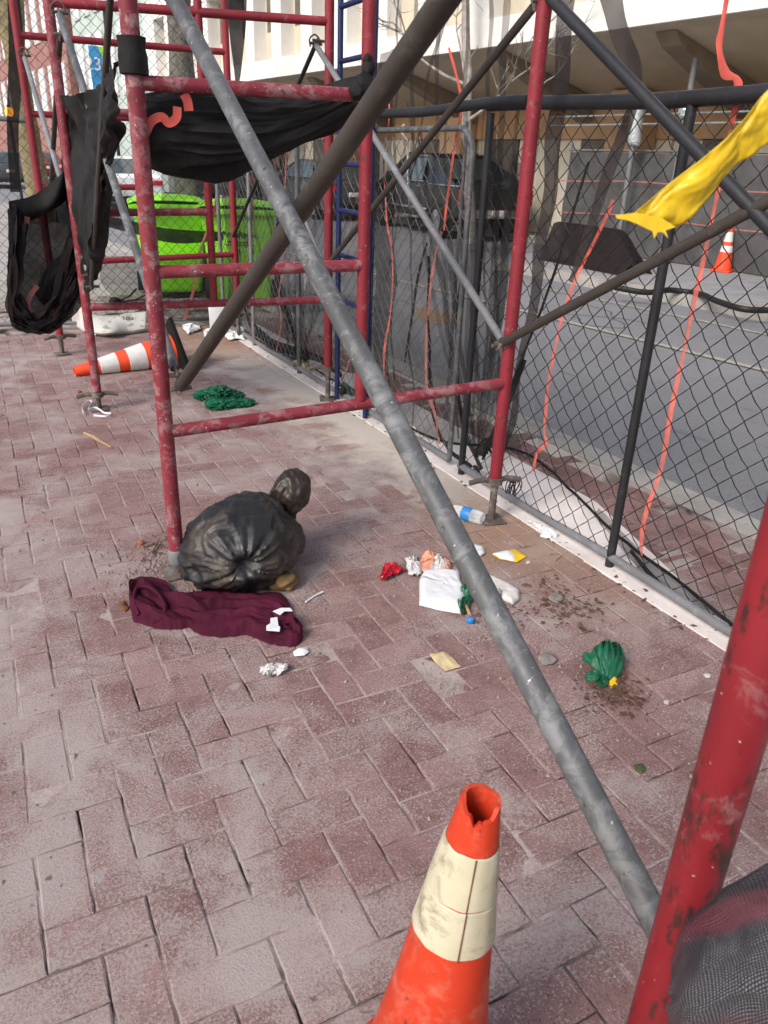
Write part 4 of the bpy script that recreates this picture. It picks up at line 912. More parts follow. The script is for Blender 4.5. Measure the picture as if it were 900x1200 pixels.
# ------------------------------------------------------------------ litter
def fan(pts, hfun, n=10, amp=.006, seed=0, edge=0.001):
    c = sum(pts, Vector()) / len(pts); P = pts + [pts[0]]; ring = []
    m = 6 * len(pts); out = []
    for i in range(m):
        t = i / m * len(pts); k = int(t); out.append(P[k].lerp(P[k + 1], t - k))
    out.append(out[0]); G = []
    for r in range(n + 1):
        f_ = r / n; row = []
        for q in out:
            p = c.lerp(q, f_ if f_ > 0 else .001); z = hfun(f_, p) + amp * (1 - 2 * abs(noise.noise(Vector((p.x * 22, p.y * 22, seed))))) + amp * .6 * noise.noise(Vector((p.x * 55, p.y * 55, seed)))
            row.append(Vector((p.x, p.y, max(.0015, edge + z))))
        G.append(row)
    return G
def scrap(name, label, cat, pts, m, h=.01, amp=.006, seed=0, group=None, pw=2.0, parent=None, solid=.0012, z0=.002, n=10, facet=False):
    mb = MB().grid(fan(pts, lambda f_, p: z0 + h * (1 - f_ ** pw), n, amp, seed))
    if facet:
        rr = random.Random(seed); vs = {}
        for v in mb.bm.verts:
            k_ = (round(v.co.x, 4), round(v.co.y, 4)); vs.setdefault(k_, Vector((rr.uniform(-.006, .006), rr.uniform(-.006, .006), rr.uniform(-.4, 1) * amp))); v.co += vs[k_]; v.co.z = max(.0015, v.co.z)
        bmesh.ops.triangulate(mb.bm, faces=mb.bm.faces)
    c = sum(pts, Vector()) / len(pts)
    o = mb.build(name, M[m], parent, None if parent else c, sharp=18 if facet else 50, solid=solid)
    if not parent: tag(o, label, cat, group)
    return o
def pk(pts, ox, oy, k): return [at(ox + a / k, oy + b / k, .0) for a, b in pts]
# white paper bag: puffed, box like
wb = pk([(274, 360), (300, 322), (400, 318), (488, 326), (490, 370), (525, 440), (495, 546), (400, 530), (275, 500)], 430, 600, 4.5)
def puff(name, label, cat, pts, m, h, seed, amp=.008, pw=5): return scrap(name, label, cat, pts, m, h, amp, seed, None, pw, None, .001)
scrap('paper_bag', 'crumpled white paper bag in the middle of the litter', 'paper bag', wb, 'white', .026, .0035, 3, None, 12, None, .001, n=14)
o = scrap('red_wrapper', 'crushed shiny red wrapper at the left of the litter', 'wrapper', pk([(62, 350), (90, 300), (130, 280), (170, 300), (203, 320), (150, 345), (90, 375)], 430, 600, 4.5), 'redfoil', .016, .013, 5, None, 1.6, n=4, facet=True)
scrap('food_wrapper', 'orange and white printed wrapper behind the white paper bag', 'wrapper', pk([(262, 290), (300, 228), (345, 225), (375, 245), (440, 290), (440, 325), (300, 335)], 430, 600, 4.5), 'orange_paper', .014, .012, 8, None, 2.5, n=4, facet=True)
scrap('paper_scrap', 'torn grey paper folded over beside the red wrapper', 'paper', pk([(206, 250), (250, 242), (262, 285), (290, 300), (285, 345), (225, 350), (205, 310)], 430, 600, 4.5), 'tissue', .013, .010, 11, None, 2.5, n=3, facet=True)
scrap('paper_scrap', 'translucent white tissue lying on the orange printed wrapper', 'paper', [p + Vector((0, 0, .0)) for p in pk([(345, 250), (385, 255), (430, 300), (400, 326), (330, 325)], 430, 600, 4.5)], 'white_dirty', .030, .010, 12, None, 3, n=4, facet=True)
scrap('yellow_card', 'yellow and white torn card lying flat by the fence leg', 'card', pk([(656, 226), (780, 200), (842, 240), (790, 270), (700, 252)], 430, 600, 4.5), 'yellow_card', .008, .002, 15)
o = scrap('white_side', None, None, pk([(662, 226), (735, 208), (770, 218), (790, 238), (775, 268), (700, 250)], 430, 600, 4.5), 'white', .011, .002, 15, parent=[x for x in C.objects if x.name == 'yellow_card'][0], z0=.0045)
scrap('napkin', 'flat yellowish napkin alone in front of the litter', 'napkin', pk([(328, 754), (395, 740), (430, 755), (500, 822), (415, 845), (360, 800)], 430, 600, 4.5), 'buff', .006, .003, 18)
scrap('cup_lid', 'clear white cup lid lying behind the grey tube', 'lid', pk([(535, 185), (575, 178), (618, 195), (620, 225), (590, 245), (555, 235)], 430, 600, 4.5), 'white', .014, .003, 21, None, 4)
# white tray
tr_ = pk([(590, 340), (640, 345), (730, 385), (805, 430), (805, 470), (770, 495), (720, 470), (640, 410)], 430, 600, 4.5)
puff('foam_tray', 'long white foam tray beside the grey tube', 'tray', tr_, 'white_dirty', .020, 24, .002, 9)
# tin can behind the tube
c = at(430 + 690 / 4.5, 600 + 455 / 4.5, .0) + Vector((0, 0, .022)); d = Vector((-.7, .45, 0)).normalized()
t = thing('drink_can', 'squashed pale drink can under the white tray', 'can', c); MB().tube([c + d * .0, c + d * .10], .022, 20, flat=.8).build('can_body', M['buff'], t); MB().tube([c - d * .004, c + d * .002], .0225, 20, flat=.8).build('can_rim', M['chrome'], t)
# bottle
b0_ = at(430 + 480 / 4.5, 604 + 30 / 4.5) ; b0_ = at(522, 602); b1_ = at(568, 616); d = (b1_ - b0_).normalized(); L_ = .20
t = thing('plastic_bottle', 'empty clear plastic bottle with a blue label by the jack plate', 'bottle', b0_); b1_ = b0_ + d * L_; zz = Vector((0, 0, .031))
Mx = Matrix(((Vector((0, 0, 1)).cross(d)), Vector((0, 0, 1)), d)).transposed().to_4x4(); Mx.translation = b0_ + zz
MB().lathe([(.012, -.0), (.013, .02), (.028, .05), (.031, .07), (.030, .09), (.031, .11), (.029, .12), (.031, .14), (.031, .17), (.026, .195), (.008, .19)], Mx, 28, lambda r, z, a, i: (r * (1 + .08 * noise.noise(Vector((math.cos(a), math.sin(a), z * 20)))), z)).build('bottle_body', M['clear'], t)
MB().lathe([(.0325, .092), (.0335, .095), (.0335, .135), (.0325, .138)], Mx, 28).build('label_band', M['bluecap'], t)
# blue cap and straw
c = at(430 + 548 / 4.5, 600 + 570 / 4.5, .012); t = tag(MB().rock(c, .016, (1, .9, .9), 3, .3, 3).build('bottle_cap', M['bluecap'], loc=c), 'small blue cap just below the white paper bag', 'cap')
MB_ = MB().tube([at(430 + 520 / 4.5, 600 + 490 / 4.5, .02), at(430 + 545 / 4.5, 600 + 545 / 4.5, .016)], .006, 8); tag(MB_.build('wooden_stick', M['wood'], loc=c), 'short wooden stick leading to the blue cap', 'stick')
# green film bags
def leafbag(name, label, pts_list, z=.0, h=.03, seed=0, lead=None):
    c = at(*lead); t = thing(name, label, 'plastic bag', c, 'dark green plastic film bags on the paving'); mb = MB()
    for k, (tip, wd, hh) in enumerate(pts_list):
        tipp = at(*tip) + Vector((0, 0, hh)); base = c + Vector((0, 0, .008)); P = catmull([base, base.lerp(tipp, .5) + Vector((0, 0, hh * .35 + .008)), tipp], 16); rows = [[] for _ in range(15)]
        sd = (tipp - base).cross(Vector((.1, -.4, 1))).normalized()
        for i, p in enumerate(P):
            u = i / 15; ww = wd * (math.sin(PI * min(1, u * .86 + .10)) ** .7) * .5
            for r in range(15):
                s_ = r / 7 - 1; q = p + sd * ww * s_ + Vector((0, 0, .010 * (1 - s_ * s_) + .011 * u * math.sin(s_ * 11 + k + u * 2) + .008 * noise.noise(Vector((u * 5, s_ * 2, k + seed))))); q.z = max(.003, q.z); rows[r].append(q)
        mb.grid(rows)
    mb.build('film', M['greenfilm'], t, sharp=60, solid=.0015); return t
t = leafbag('green_film_bag', 'dark green film bag spread like leaves near the fence', [((683, 778), .06, .03), ((695, 776), .08, .05), ((708, 771), .085, .06), ((720, 772), .08, .05), ((727, 779), .05, .03), ((686, 797), .045, .006), ((700, 806), .04, .006)], lead=(711, 800), seed=1)
scrap('yellow_scrap', None, None, [at(*p) for p in ((714, 794), (722, 795), (724, 806), (716, 809), (711, 802))], 'yellow_card', .012, .004, 4, parent=t)
gb = thing('green_film_bag', 'dark green film bag crumpled by the foot of the brown tube', 'plastic bag', at(261, 465), 'dark green plastic film bags on the paving'); mb = MB()
for k, (x, y, r_, z, q) in enumerate(((240, 463, .055, .03, 1.2), (250, 460, .06, .05, 1.1), (259, 458, .06, .09, .9), (265, 463, .07, .05, 1), (273, 464, .055, .04, 1.2), (284, 473, .05, .015, 1.5), (259, 474, .065, .02, 1.3), (268, 472, .06, .025, 1.1), (252, 470, .05, .02, 1.2))):
    g_ = bmesh.ops.create_icosphere(mb.bm, subdivisions=4, radius=1); c = at(x, y, z)
    for v in g_['verts']:
        n_ = v.co.normalized(); d = 1 + .5 * (1 - 2 * abs(noise.noise(n_ * 2.2 + Vector((k * 3, 0, 0))))) + .4 * (1 - 2 * abs(noise.noise(n_ * 4.5 + Vector((k * 3, 9, 0))))) + .12 * noise.noise(n_ * 5 + Vector((k, 0, 0))); v.co = c + Vector((n_.x * q, n_.y, n_.z * .5)) * r_ * .74 * d; v.co.z = max(.003, v.co.z)
mb.build('film', M['greenfilm'], gb, sharp=35)
leafbag('green_film_bag', 'small dark green film scrap tucked at the fence foot', [((402, 455), .07, .03), ((409, 462), .06, .01), ((416, 466), .06, .01)], lead=(408, 462), seed=5)
leafbag('green_film_bag', 'dark green film bag half under the white paper bag', [((430 + 555 / 4.5, 600 + 480 / 4.5), .07, .02), ((430 + 540 / 4.5, 600 + 430 / 4.5), .06, .03), ((430 + 500 / 4.5, 600 + 548 / 4.5), .05, .01)], lead=(430 + 520 / 4.5, 600 + 470 / 4.5), seed=8)
scrap('paper_scrap', 'torn white paper strip lying under the fence rail', 'paper', [at(*p) for p in ((614, 612), (628, 614), (640, 622), (655, 630), (650, 632), (635, 631), (632, 622))], 'white', .012, .008, 31, n=4, facet=True)
scrap('paper_scrap', 'crumbled white tissue on the bricks below the shirt', 'paper', pk([(525, 765), (560, 755), (615, 760), (620, 780), (570, 790), (550, 800), (530, 790)], 130, 530, 3), 'tissue', .008, .010, 33, n=5, facet=True)
scrap('plastic_shard', 'small white plastic shard in front of the maroon shirt', 'shard', pk([(640, 705), (660, 692), (690, 690), (698, 705), (680, 718), (645, 720)], 130, 530, 3), 'white', .010, .002, 35)
P = [at(130 + 684 / 3, 530 + 527 / 3, .008), at(130 + 715 / 3, 530 + 505 / 3, .008), at(130 + 746 / 3, 530 + 490 / 3, .01)]
tag(MB().tube(P, .0035, 8).build('white_stick', M['white'], loc=P[0]), 'thin white lollipop stick beside the bin bag', 'stick')
def stick(label, a, b, r, m, name='wood_splinter'):
    A, B = at(*a, r), at(*b, r); tag(MB().tube([A, A.lerp(B, .4) + Vector((0, 0, .003)), B], [r * .6, r, r * .4], 6, flat=.5).build(name, M[m], loc=A), label, 'splinter')
stick('flat wooden splinter alone on the paving left of the frame', (98, 507), (130, 524), .011, 'wood')
stick('pale wood chip standing by the red leg clamp', (178, 648), (187, 632), .008, 'wood')
stick('small bent wood shaving by the fence bottom rail', (651, 657), (661, 650), .004, 'wood')
scrap('dead_leaf', 'brown dead leaf left of the maroon shirt', 'leaf', [at(*p) for p in ((138, 708), (146, 706), (152, 714), (147, 719), (139, 716))], 'leaf', .008, .004, 41, 'leaves on the paving')
scrap('dead_leaf', 'greenish dead leaf on the bricks below the green film bag', 'leaf', [at(*p) for p in ((742, 898), (752, 896), (757, 903), (752, 908), (745, 905))], 'leaf_green', .006, .003, 43, 'leaves on the paving')
for lab_, px_, r_, m_ in (('orange brick chip beside the red leg clamp', (166, 636), .013, 'rustbrick'), ('orange brick chip beside the far jack plate', (93, 459), .014, 'rustbrick'), ('pale cube of rubble between the green film bag and red leg', (829, 792), .011, 'stone'), ('white pebble right of the green film bag', (781, 823), .008, 'stone'), ('flat grey rubble lump behind the green film bag', (641, 772), .028, 'stone_grey'), ('grey crumpled rubble piece near the white tray', (652, 701), .026, 'stone_grey'), ('pale pebble beside the yellow card', (619, 659), .009, 'stone')):
    c = at(*px_, r_ * .3); tag(MB().rock(c, r_, (1.1, 1, .45 if 'grey' in lab_ else .7), r_ * 900, .4, 3).build('rubble', M[m_], loc=c), lab_, 'rubble', 'rubble pieces')
# white zip tie on the far jack
P = [at(*p, .02) for p in ((98, 484), (97, 476), (104, 470), (108, 472), (103, 480), (112, 478), (122, 484), (130, 485), (124, 488), (110, 487))]
tag(MB().grid(ribbon(P, .014, (0, 0, 1), 50, .004, 3)).build('white_strap', M['white'], loc=P[0], solid=.002), 'curled white strap round the far jack plate', 'strap')
# newspaper, white signs and cups at the end fence
np_ = thing('newspaper', 'soiled newspaper page spread below the far screen', 'newspaper', at(138, 380))
def onEg(px, py): return onE(px, py, .13)
MB().grid(sheet([[at(104, 391, .012), at(125, 393, .02), at(150, 391, .012), at(170, 388, .016)], [at(103, 386, .05), at(128, 388, .07), at(150, 386, .05), at(171, 383, .06)], [onE(106, 368, .17), onE(128, 370, .13), onE(150, 367, .17), onE(172, 365, .15)]], 30, 16, .007, 12, 3)).build('page', M['newsprint'], np_, solid=.001)
MB().grid(sheet([[at(84, 380, .02), at(97, 388, .012), at(112, 393, .014)], [onE(88, 352, .12), onE(99, 360, .14), onE(113, 371, .16)]], 20, 10, .008, 10, 3)).build('page', M['white_dirty'], np_, solid=.001)
pn = onE(150, 374, .24); text('181', .075, 'ink', np_, facing(pn, (EYE - pn) * 1.0) @ Matrix.Rotation(PI, 4, 'Z'), 'print')
c = at(258, 386); sg = tag(MB().box(c + Vector((0, .03, .11)), (.17, .02, .22), -.25, .008, Matrix.Rotation(-.25, 4, 'Z') @ Matrix.Rotation(-.2, 4, 'X')).build('white_jug', M['white'], loc=c), 'white plastic panel leaning on the fence corner by the bins', 'panel')
c = at(283, 388, .03); d = Vector((.9, .3, 0)).normalized(); tag(MB().tube([c - d * .05, c + d * .05], .032, 18, r2=.04).build('paper_cup', M['white'], loc=c), 'white paper cup lying at the fence corner', 'cup')
for k, (pp, lb) in enumerate((([(214, 384), (232, 380), (236, 388), (220, 393)], 'crushed white paper left of the leaning white panel'), ([(262, 394), (285, 392), (288, 400), (268, 400)], 'white paper scrap in front of the lying cup'), ([(238, 390), (252, 388), (254, 395), (240, 396)], 'white paper scrap in front of the leaning white panel'))):
    scrap('paper_scrap', lb, 'paper', [at(*p) for p in pp], 'white', .03, .015, 50 + k, n=3, facet=True)
# rag caught on the fence foot
scrap('dirty_rag', 'grey brown rag caught under the fence at the frame foot', 'rag', [at(*p) for p in ((347, 418), (358, 424), (368, 438), (360, 440), (348, 434), (338, 424))], 'buff', .05, .015, 61)
# grit and leaf crumbs
mb = MB()
for k in range(4200):
    if k % 3 == 0: x, y = random.uniform(-.6, 2.2), random.uniform(.5, 5.5)
    elif k % 3 == 1: x, y = random.gauss(1.72, .36), random.gauss(1.6, .5)
    else: x, y = random.gauss(.78, .12), random.gauss(2.62, .18)
    if x > fenceX(y) - .03: continue
    r_ = min(.011, .0016 + abs(random.gauss(0, .0026))); q_ = [mb.bm.verts.new((x + r_ * c_[0] * random.uniform(.6, 1.3), y + r_ * c_[1] * random.uniform(.6, 1.3), .001 + r_ * c_[2] * random.uniform(.5, .9))) for c_ in ((1, .2, 0), (.2, 1, .1), (-1, .1, 0), (-.1, -1, .1), (.2, .1, 1), (.6, .6, .7), (-.5, -.4, .8))]
    for f_ in ((0, 1, 5), (1, 4, 5), (0, 5, 4), (1, 2, 4), (2, 6, 4), (2, 3, 6), (3, 4, 6), (3, 0, 4)): mb.bm.faces.new([q_[i_] for i_ in f_])
tag(mb.build('scattered_grit', M['grit'], smooth=False), 'scattered pale grit and crumbs over the paving', 'grit', kind='stuff')
mb = MB()
def flakes(cx, cy, sx_, sy_, n):
    for k in range(n):
        p = Vector((random.gauss(cx, sx_), random.gauss(cy, sy_), random.uniform(.003, .012))); a = random.uniform(0, 6.28); l_ = random.choice((.003, .004, .006, .006, .009, .014)) * random.uniform(.7, 1.2); w_ = l_ * random.uniform(.25, .8); d = Vector((math.cos(a), math.sin(a), random.uniform(-.3, .3))); s_ = Vector((-d.y, d.x, random.uniform(-.3, .3)))
        mb.poly([p - d * l_, p - s_ * w_, p + d * l_, p + s_ * w_])
for px_, s_, n_ in (((716, 806), .055, 260), ((672, 716), .07, 200), ((728, 822), .05, 120), ((640, 690), .06, 90), ((185, 640), .06, 80), ((600, 720), .08, 80), ((260, 392), .12, 120)):
    c = at(*px_); flakes(c.x, c.y, s_, s_ * .8, n_)
for k in range(160):
    y = random.uniform(1.2, 6.8); flakes(fenceX(y) - .05, y, .03, .03, 2)
flakes(1.5, 7.2, .5, .1, 500)
tag(mb.build('leaf_crumbs', M['mulch'], smooth=False), 'brown leaf crumbs heaped by the bags and along the fence', 'leaf litter', kind='stuff')
# coiled tie wire at the fence foot
mb = MB(); c = at(602, 575, .06)
for k in range(5): mb.tube([c + Vector((.03 * math.cos(a) + .006 * k - .02, .02 * math.sin(a + k), .05 * math.sin(a) + .004 * k)) for a in [i * .35 for i in range(19)]], .003, 6)
tag(mb.build('tie_wire', M['dark'], loc=c), 'loose coil of dark tie wire by the right jack', 'wire')

# ------------------------------------------------------------------ green wheelie bins
def bin_(label, c, rz, writing=False):
    t = thing('wheelie_bin', label, 'bin', c, 'lime green wheelie bins'); Mr = Matrix.Translation(c) @ Matrix.Rotation(rz, 4, 'Z') @ Matrix.Diagonal((1.27, 1.12, 1.10, 1))
    def taper(w0, d0, w1, d1, z0, z1, bev):
        mb = MB(); g = bmesh.ops.create_cube(mb.bm, size=1)
        for v in g['verts']: k = v.co.z > 0; v.co = Vector((v.co.x * (w1 if k else w0), v.co.y * (d1 if k else d0), z1 if k else z0))
        bmesh.ops.bevel(mb.bm, geom=list(mb.bm.edges), offset=bev, segments=3, affect='EDGES', profile=.5)
        for v in mb.bm.verts: v.co = Mr @ v.co
        return mb
    taper(.48, .52, .60, .68, .06, .90, .04).build('bin_body', M['bin'], t)
    taper(.655, .74, .655, .74, .86, .915, .015).build('rim', M['bin'], t)
    ld = MB(); G = []
    for i in range(13):
        v = i / 12; G.append([Mr @ Vector((-.335 + .67 * j / 12, -.38 + .76 * v, .915 + .075 * (math.sin(PI * min(1, max(0, j / 12))) ** .35) * (math.sin(PI * (.06 + .9 * v)) ** .5))) for j in range(13)])
    lid = ld.grid(G).build('lid', M['bin'], t, solid=.008)
    MB().tube([Mr @ Vector((-.26, .41, .90)), Mr @ Vector((.26, .41, .90))], .017, 10).build('handle', M['bin'], t)
    for s_ in (-1, 1):
        MB().tube([Mr @ Vector((s_ * .25, .24, .11)), Mr @ Vector((s_ * .31, .24, .11))], .11, 24).build('wheel', M['tyre'], t)
        MB().box(Mr @ Vector((s_ * .22, -.385, .885)), (.05, .03, .06), rz, .006).build('lid_lug', M['bin'], t)
    if writing:
        nrm = (Mr.to_3x3() @ Vector((0, -1, -.08)))
        for k, (s_, sz, z) in enumerate((('Waste', .10, .68), ('~~~~~~~', .05, .60), ('866-', .06, .54))):
            if k == 1:
                for q in range(2): MB().box(Mr @ Vector((0, -.318 + .0 * q, .60 + .022 * q)), (.30 - .06 * q, .004, .008), rz).build('small_print', M['ink'], t)
            elif k == 0:
                P = [Mr @ Vector((-.13 + .26 * i / 40, -.329, .69 + .025 * math.sin(i * .95) + .01 * math.sin(i * .4))) for i in range(41)]; MB().tube(P, .006, 6).build('script_logo', M['ink'], t)
            else: text(s_, sz, 'ink', t, facing(Mr @ Vector((-.02, -.3135, z)), nrm), 'print')
    return t
bin_('lime green wheelie bin behind, its lid under the black sheet', at(217, 352) + Vector((.02, .42, 0)), -.28)
bin_('lime green wheelie bin with script lettering beside the kerb', at(294, 362) + Vector((.04, .34, 0)), -.40, True)

# ------------------------------------------------------------------ vehicles
def vehicle(name, label, cat, c, L_, W_, prof, glass, paint, wheels, rear, grp=None, wheelr=.36, bed=None):
    """built along +Y (nose at +Y), c = ground point at rear left corner; prof: side outline (y,z,half width)"""
    t = thing(name, label, cat, c, grp); cx = c.x + W_ / 2
    mb = MB(); vl = [[], []]
    for s_, lst in ((-1, vl[0]), (1, vl[1])):
        for (y, z, hw) in prof: lst.append(mb.bm.verts.new((cx + s_ * hw, c.y + y, c.z + z)))
    n = len(prof)
    for i in range(n): mb.bm.faces.new((vl[0][i], vl[0][(i + 1) % n], vl[1][(i + 1) % n], vl[1][i]))
    mb.bm.faces.new(vl[0]); mb.bm.faces.new(vl[1][::-1]); bmesh.ops.triangulate(mb.bm, faces=[f for f in mb.bm.faces if len(f.verts) > 4])
    o = mb.build('body', M[paint], t, sharp=30); md = o.modifiers.new('b', 'BEVEL'); md.width = .035; md.segments = 2; md.limit_method = 'ANGLE'; md.angle_limit = R(35)
    for quad in glass:
        MB().poly([Vector((cx + x, c.y + y, c.z + z)) for x, y, z in quad]).build('window', M['carglass'], t, smooth=False, solid=.012)
    for y in wheels:
        for s_ in (-1, 1):
            x = cx + s_ * (W_ / 2 - .02); wh = MB().tube([Vector((x - s_ * .2, c.y + y, c.z + wheelr)), Vector((x + s_ * .03, c.y + y, c.z + wheelr))], wheelr, 28).build('wheel', M['tyre'], t)
            MB().lathe([(.04, 0), (wheelr * .62, .004), (wheelr * .66, .012)], Matrix.Translation((x + s_ * .036, c.y + y, c.z + wheelr)) @ Matrix.Rotation(s_ * PI / 2, 4, 'Y'), 20, close=True).build('rim', M['chrome'], wh)
    for it in rear:
        nm, m_, ctr, sz = it; MB().box(Vector((cx + ctr[0], c.y + ctr[1], c.z + ctr[2])), sz, 0, .012).build(nm, M[m_], t)
    return t
def sedan(label, c, paint, L_=4.6, W_=1.82, H_=1.48, name='parked_car', lit=False, grp='cars along the street'):
    h = W_ / 2; k = H_ / 1.48
    prof = [(.05, .28, h - .05), (0, .55, h - .02), (.06, .95 * k, h - .04), (.55, 1.0 * k, h - .05), (1.15, 1.42 * k, h - .26), (2.3, 1.48 * k, h - .27), (3.1, 1.02 * k, h - .06), (4.3, .86 * k, h - .08), (L_, .60, h - .12), (L_ - .03, .30, h - .1)]
    gl = [[(-h + .22, .58, 1.0 * k + .03), (h - .22, .58, 1.0 * k + .03), (h - .36, 1.10, 1.40 * k + .01), (-h + .36, 1.10, 1.40 * k + .01)],
          [(-h + .035, .85, 1.03 * k), (-h + .035, 2.95, 1.03 * k), (-h + .235, 2.25, 1.42 * k), (-h + .225, 1.25, 1.38 * k)], [(h - .035, .85, 1.03 * k), (h - .035, 2.95, 1.03 * k), (h - .235, 2.25, 1.42 * k), (h - .225, 1.25, 1.38 * k)],
          [(-h + .16, 3.06, 1.05 * k), (h - .16, 3.06, 1.05 * k), (h - .34, 2.36, 1.47 * k), (-h + .34, 2.36, 1.47 * k)]]
    tl = 'redlamp' if lit else 'taillight'
    rear = [('tail_light', tl, (-h + .24, .02, .80 * k), (.36, .06, .13)), ('tail_light', tl, (h - .24, .02, .80 * k), (.36, .06, .13)), ('number_plate', 'white_dirty', (0, .0, .72), (.34, .03, .12)), ('bumper', 'blackplastic', (0, .02, .36), (W_ - .2, .10, .16)), ('door_mirror', paint, (-h - .06, 2.75, 1.05 * k), (.16, .12, .12))]
    return vehicle(name, label, 'car', c, L_, W_, prof, gl, paint, (.85, L_ - .9), rear, grp, .33)
# pickup
tc0 = Vector((11.5, 14.5, -.13)); h = .97
prof = [(.0, .55, h - .02), (.0, 1.16, h - .02), (1.75, 1.16, h - .02), (1.76, 1.20, h - .05), (1.98, 1.86, h - .22), (3.35, 1.88, h - .22), (4.05, 1.24, h - .06), (5.3, 1.12, h - .05), (5.62, .95, h - .12), (5.62, .50, h - .1), (4.9, .42, h - .02), (.5, .45, h - .02)]
gl = [[(-h + .03, 2.02, 1.26), (-h + .03, 2.72, 1.26), (-h + .19, 2.72, 1.74), (-h + .195, 2.12, 1.74)], [(-h + .03, 2.80, 1.26), (-h + .04, 3.85, 1.26), (-h + .19, 3.30, 1.76), (-h + .19, 2.80, 1.76)],
      [(-h + .18, 1.80, 1.30), (h - .18, 1.80, 1.30), (h - .30, 1.93, 1.76), (-h + .30, 1.93, 1.76)], [(-h + .14, 4.0, 1.30), (h - .14, 4.0, 1.30), (h - .28, 3.42, 1.82), (-h + .28, 3.42, 1.82)]]
rear = [('tail_light', 'taillight', (-h + .10, -.015, .97), (.17, .06, .34)), ('tail_light', 'taillight', (h - .10, -.015, .97), (.17, .06, .34)), ('bumper', 'chrome', (0, -.06, .62), (1.8, .16, .18)), ('number_plate', 'white_dirty', (0, -.15, .64), (.3, .02, .13)), ('side_step', 'chrome', (-h - .03, 2.7, .42), (.12, 1.5, .05)), ('bed_rail', 'chrome', (-h + .06, .88, 1.185), (.06, 1.6, .035)), ('door_mirror', 'carblack', (-h - .12, 3.7, 1.32), (.2, .12, .2)), ('window_trim', 'chrome', (-h + .02, 2.9, 1.235), (.03, 2.0, .03)), ('roof_trim', 'chrome', (-h + .205, 2.75, 1.80), (.03, 1.3, .025)), ('sill_trim', 'chrome', (-h - .0, 2.75, .62), (.03, 2.2, .05)), ('tailgate_handle', 'blackplastic', (0, -.01, 1.0), (.22, .04, .09)), ('door_handle', 'chrome', (-h - .0, 2.2, 1.12), (.03, .16, .03)), ('door_handle', 'chrome', (-h - .0, 3.0, 1.12), (.03, .16, .03))]
pk_ = vehicle('pickup_truck', 'black pickup truck parked across the road, red tail light showing', 'pickup truck', tc0, 5.62, 1.94, prof, gl, 'carblack', (1.05, 4.55), rear, 'cars along the street', .39); pk_.rotation_euler.z = -R(11)
sedan('dark grey car parked ahead of the black pickup', Vector((11.5, 20.5, -.13)), 'cargrey', H_=1.62)
sedan('black car parked farthest ahead behind the brown tube', Vector((11.6, 26.3, -.13)), 'carblack', H_=1.6)
sedan('white car driving away, seen beside the red leg', Vector((6.35, 24.5, -.13)), 'carwhite', H_=1.5)
sedan('distant dark car with lit red lamps at far left', Vector((5.2, 38, -.13)), 'cargrey', lit=True)
sedan('distant red car waiting farther along the street', Vector((8.6, 47, -.13)), 'carred', lit=True)

# ------------------------------------------------------------------ buildings across the street
bl = thing('concrete_building', 'white concrete office building with deep windows above a brown overhang', 'building', (15, 18, 0))
Y0, Y1 = -8, 33.5; FX = 11.0; ZB = 3.58
wy = [0]; pitch = 1.78; WZ0, WZ1 = 4.05, 6.0
mb = MB(); mb.box((FX + .25, (Y0 + Y1) / 2, (ZB + WZ0) / 2), (.5, Y1 - Y0, WZ0 - ZB)); mb.box((FX + .25, (Y0 + Y1) / 2, 6.9), (.5, Y1 - Y0, 1.8)); mb.box((FX + .25, (Y0 + Y1) / 2, 11.5), (.5, Y1 - Y0, 5.0))
k = 0; y = Y0 + .3
while y < Y1:
    mb.box((FX + .262, y, (WZ0 + WZ1) / 2), (.48, .62, WZ1 - WZ0)); y += pitch
for z in (.5,): pass
mb.box((FX + .3, (Y0 + Y1) / 2, 8.4), (.4, Y1 - Y0, 1.2)); mb.box((FX + 7, Y1 - .15, 8.8), (13.5, .3, 10.4)); mb.build('facade', M['wallwhite'], bl, smooth=False)
y = Y0 + .3 + pitch / 2
while y < Y1:
    wd = MB().box((FX + .44, y, (WZ0 + WZ1) / 2), (.04, pitch - .62, WZ1 - WZ0)); wo = wd.build('window', M['recess'], bl, smooth=False)
    MB().box((FX + .415, y + .12, (WZ0 + WZ1) / 2 + .35), (.02, .7, 1.1)).build('pane', M['winglass'], wo, smooth=False); y += pitch
# soffit falling inward, with downstand beams
mb = MB(); mb.grid([[(FX + .02, Y0, ZB + .003), (FX + .02, Y1, ZB + .003)], [(FX + .5, Y0, ZB - .02), (FX + .5, Y1, ZB - .02)], [(14.1, Y0, 2.95), (14.1, Y1, 2.95)], [(14.2, Y0, 2.95), (14.2, Y1, 2.95)]]); mb.build('soffit', M['soffit'], bl, smooth=False)
for k, y in enumerate((-2.5, 1.5, 5.5, 9.5, 13.5, 17.5, 21.5, 25.5, 29.5)):
    P = [(FX + .5, y - .2, ZB - .03), (14.1, y - .2, 2.93), (14.1, y - .2, 2.45), (FX + .7, y - .2, ZB - .22)]; MB().poly(P, .4, (0, 1, 0)).build('beam', M['beam'], bl, smooth=False)
mb = MB(); mb.box((14.4, (Y0 + Y1) / 2, 2.55), (.36, Y1 - Y0, .86)); mb.build('upper_wall', M['brownwall'], bl, smooth=False)
y = Y0; k = 0
while y < Y1:
    wdt = (.9, .5, 1.1, .7)[k % 4]; MB().box((14.45 + .05 * (k % 2), y + wdt / 2, 1.08), (.3, wdt - .03, 2.1)).build('wall_panel', M[('panel', 'panel', 'darkpanel', 'panel')[k % 4]], bl, smooth=False); y += wdt; k += 1
for y in (12.0, 17.8, 23.6, 29.4): MB().box((13.95, y, 1.5), (.5, .9, 3.0), 0, .02).build('column', M['brownwall'], bl, smooth=False)
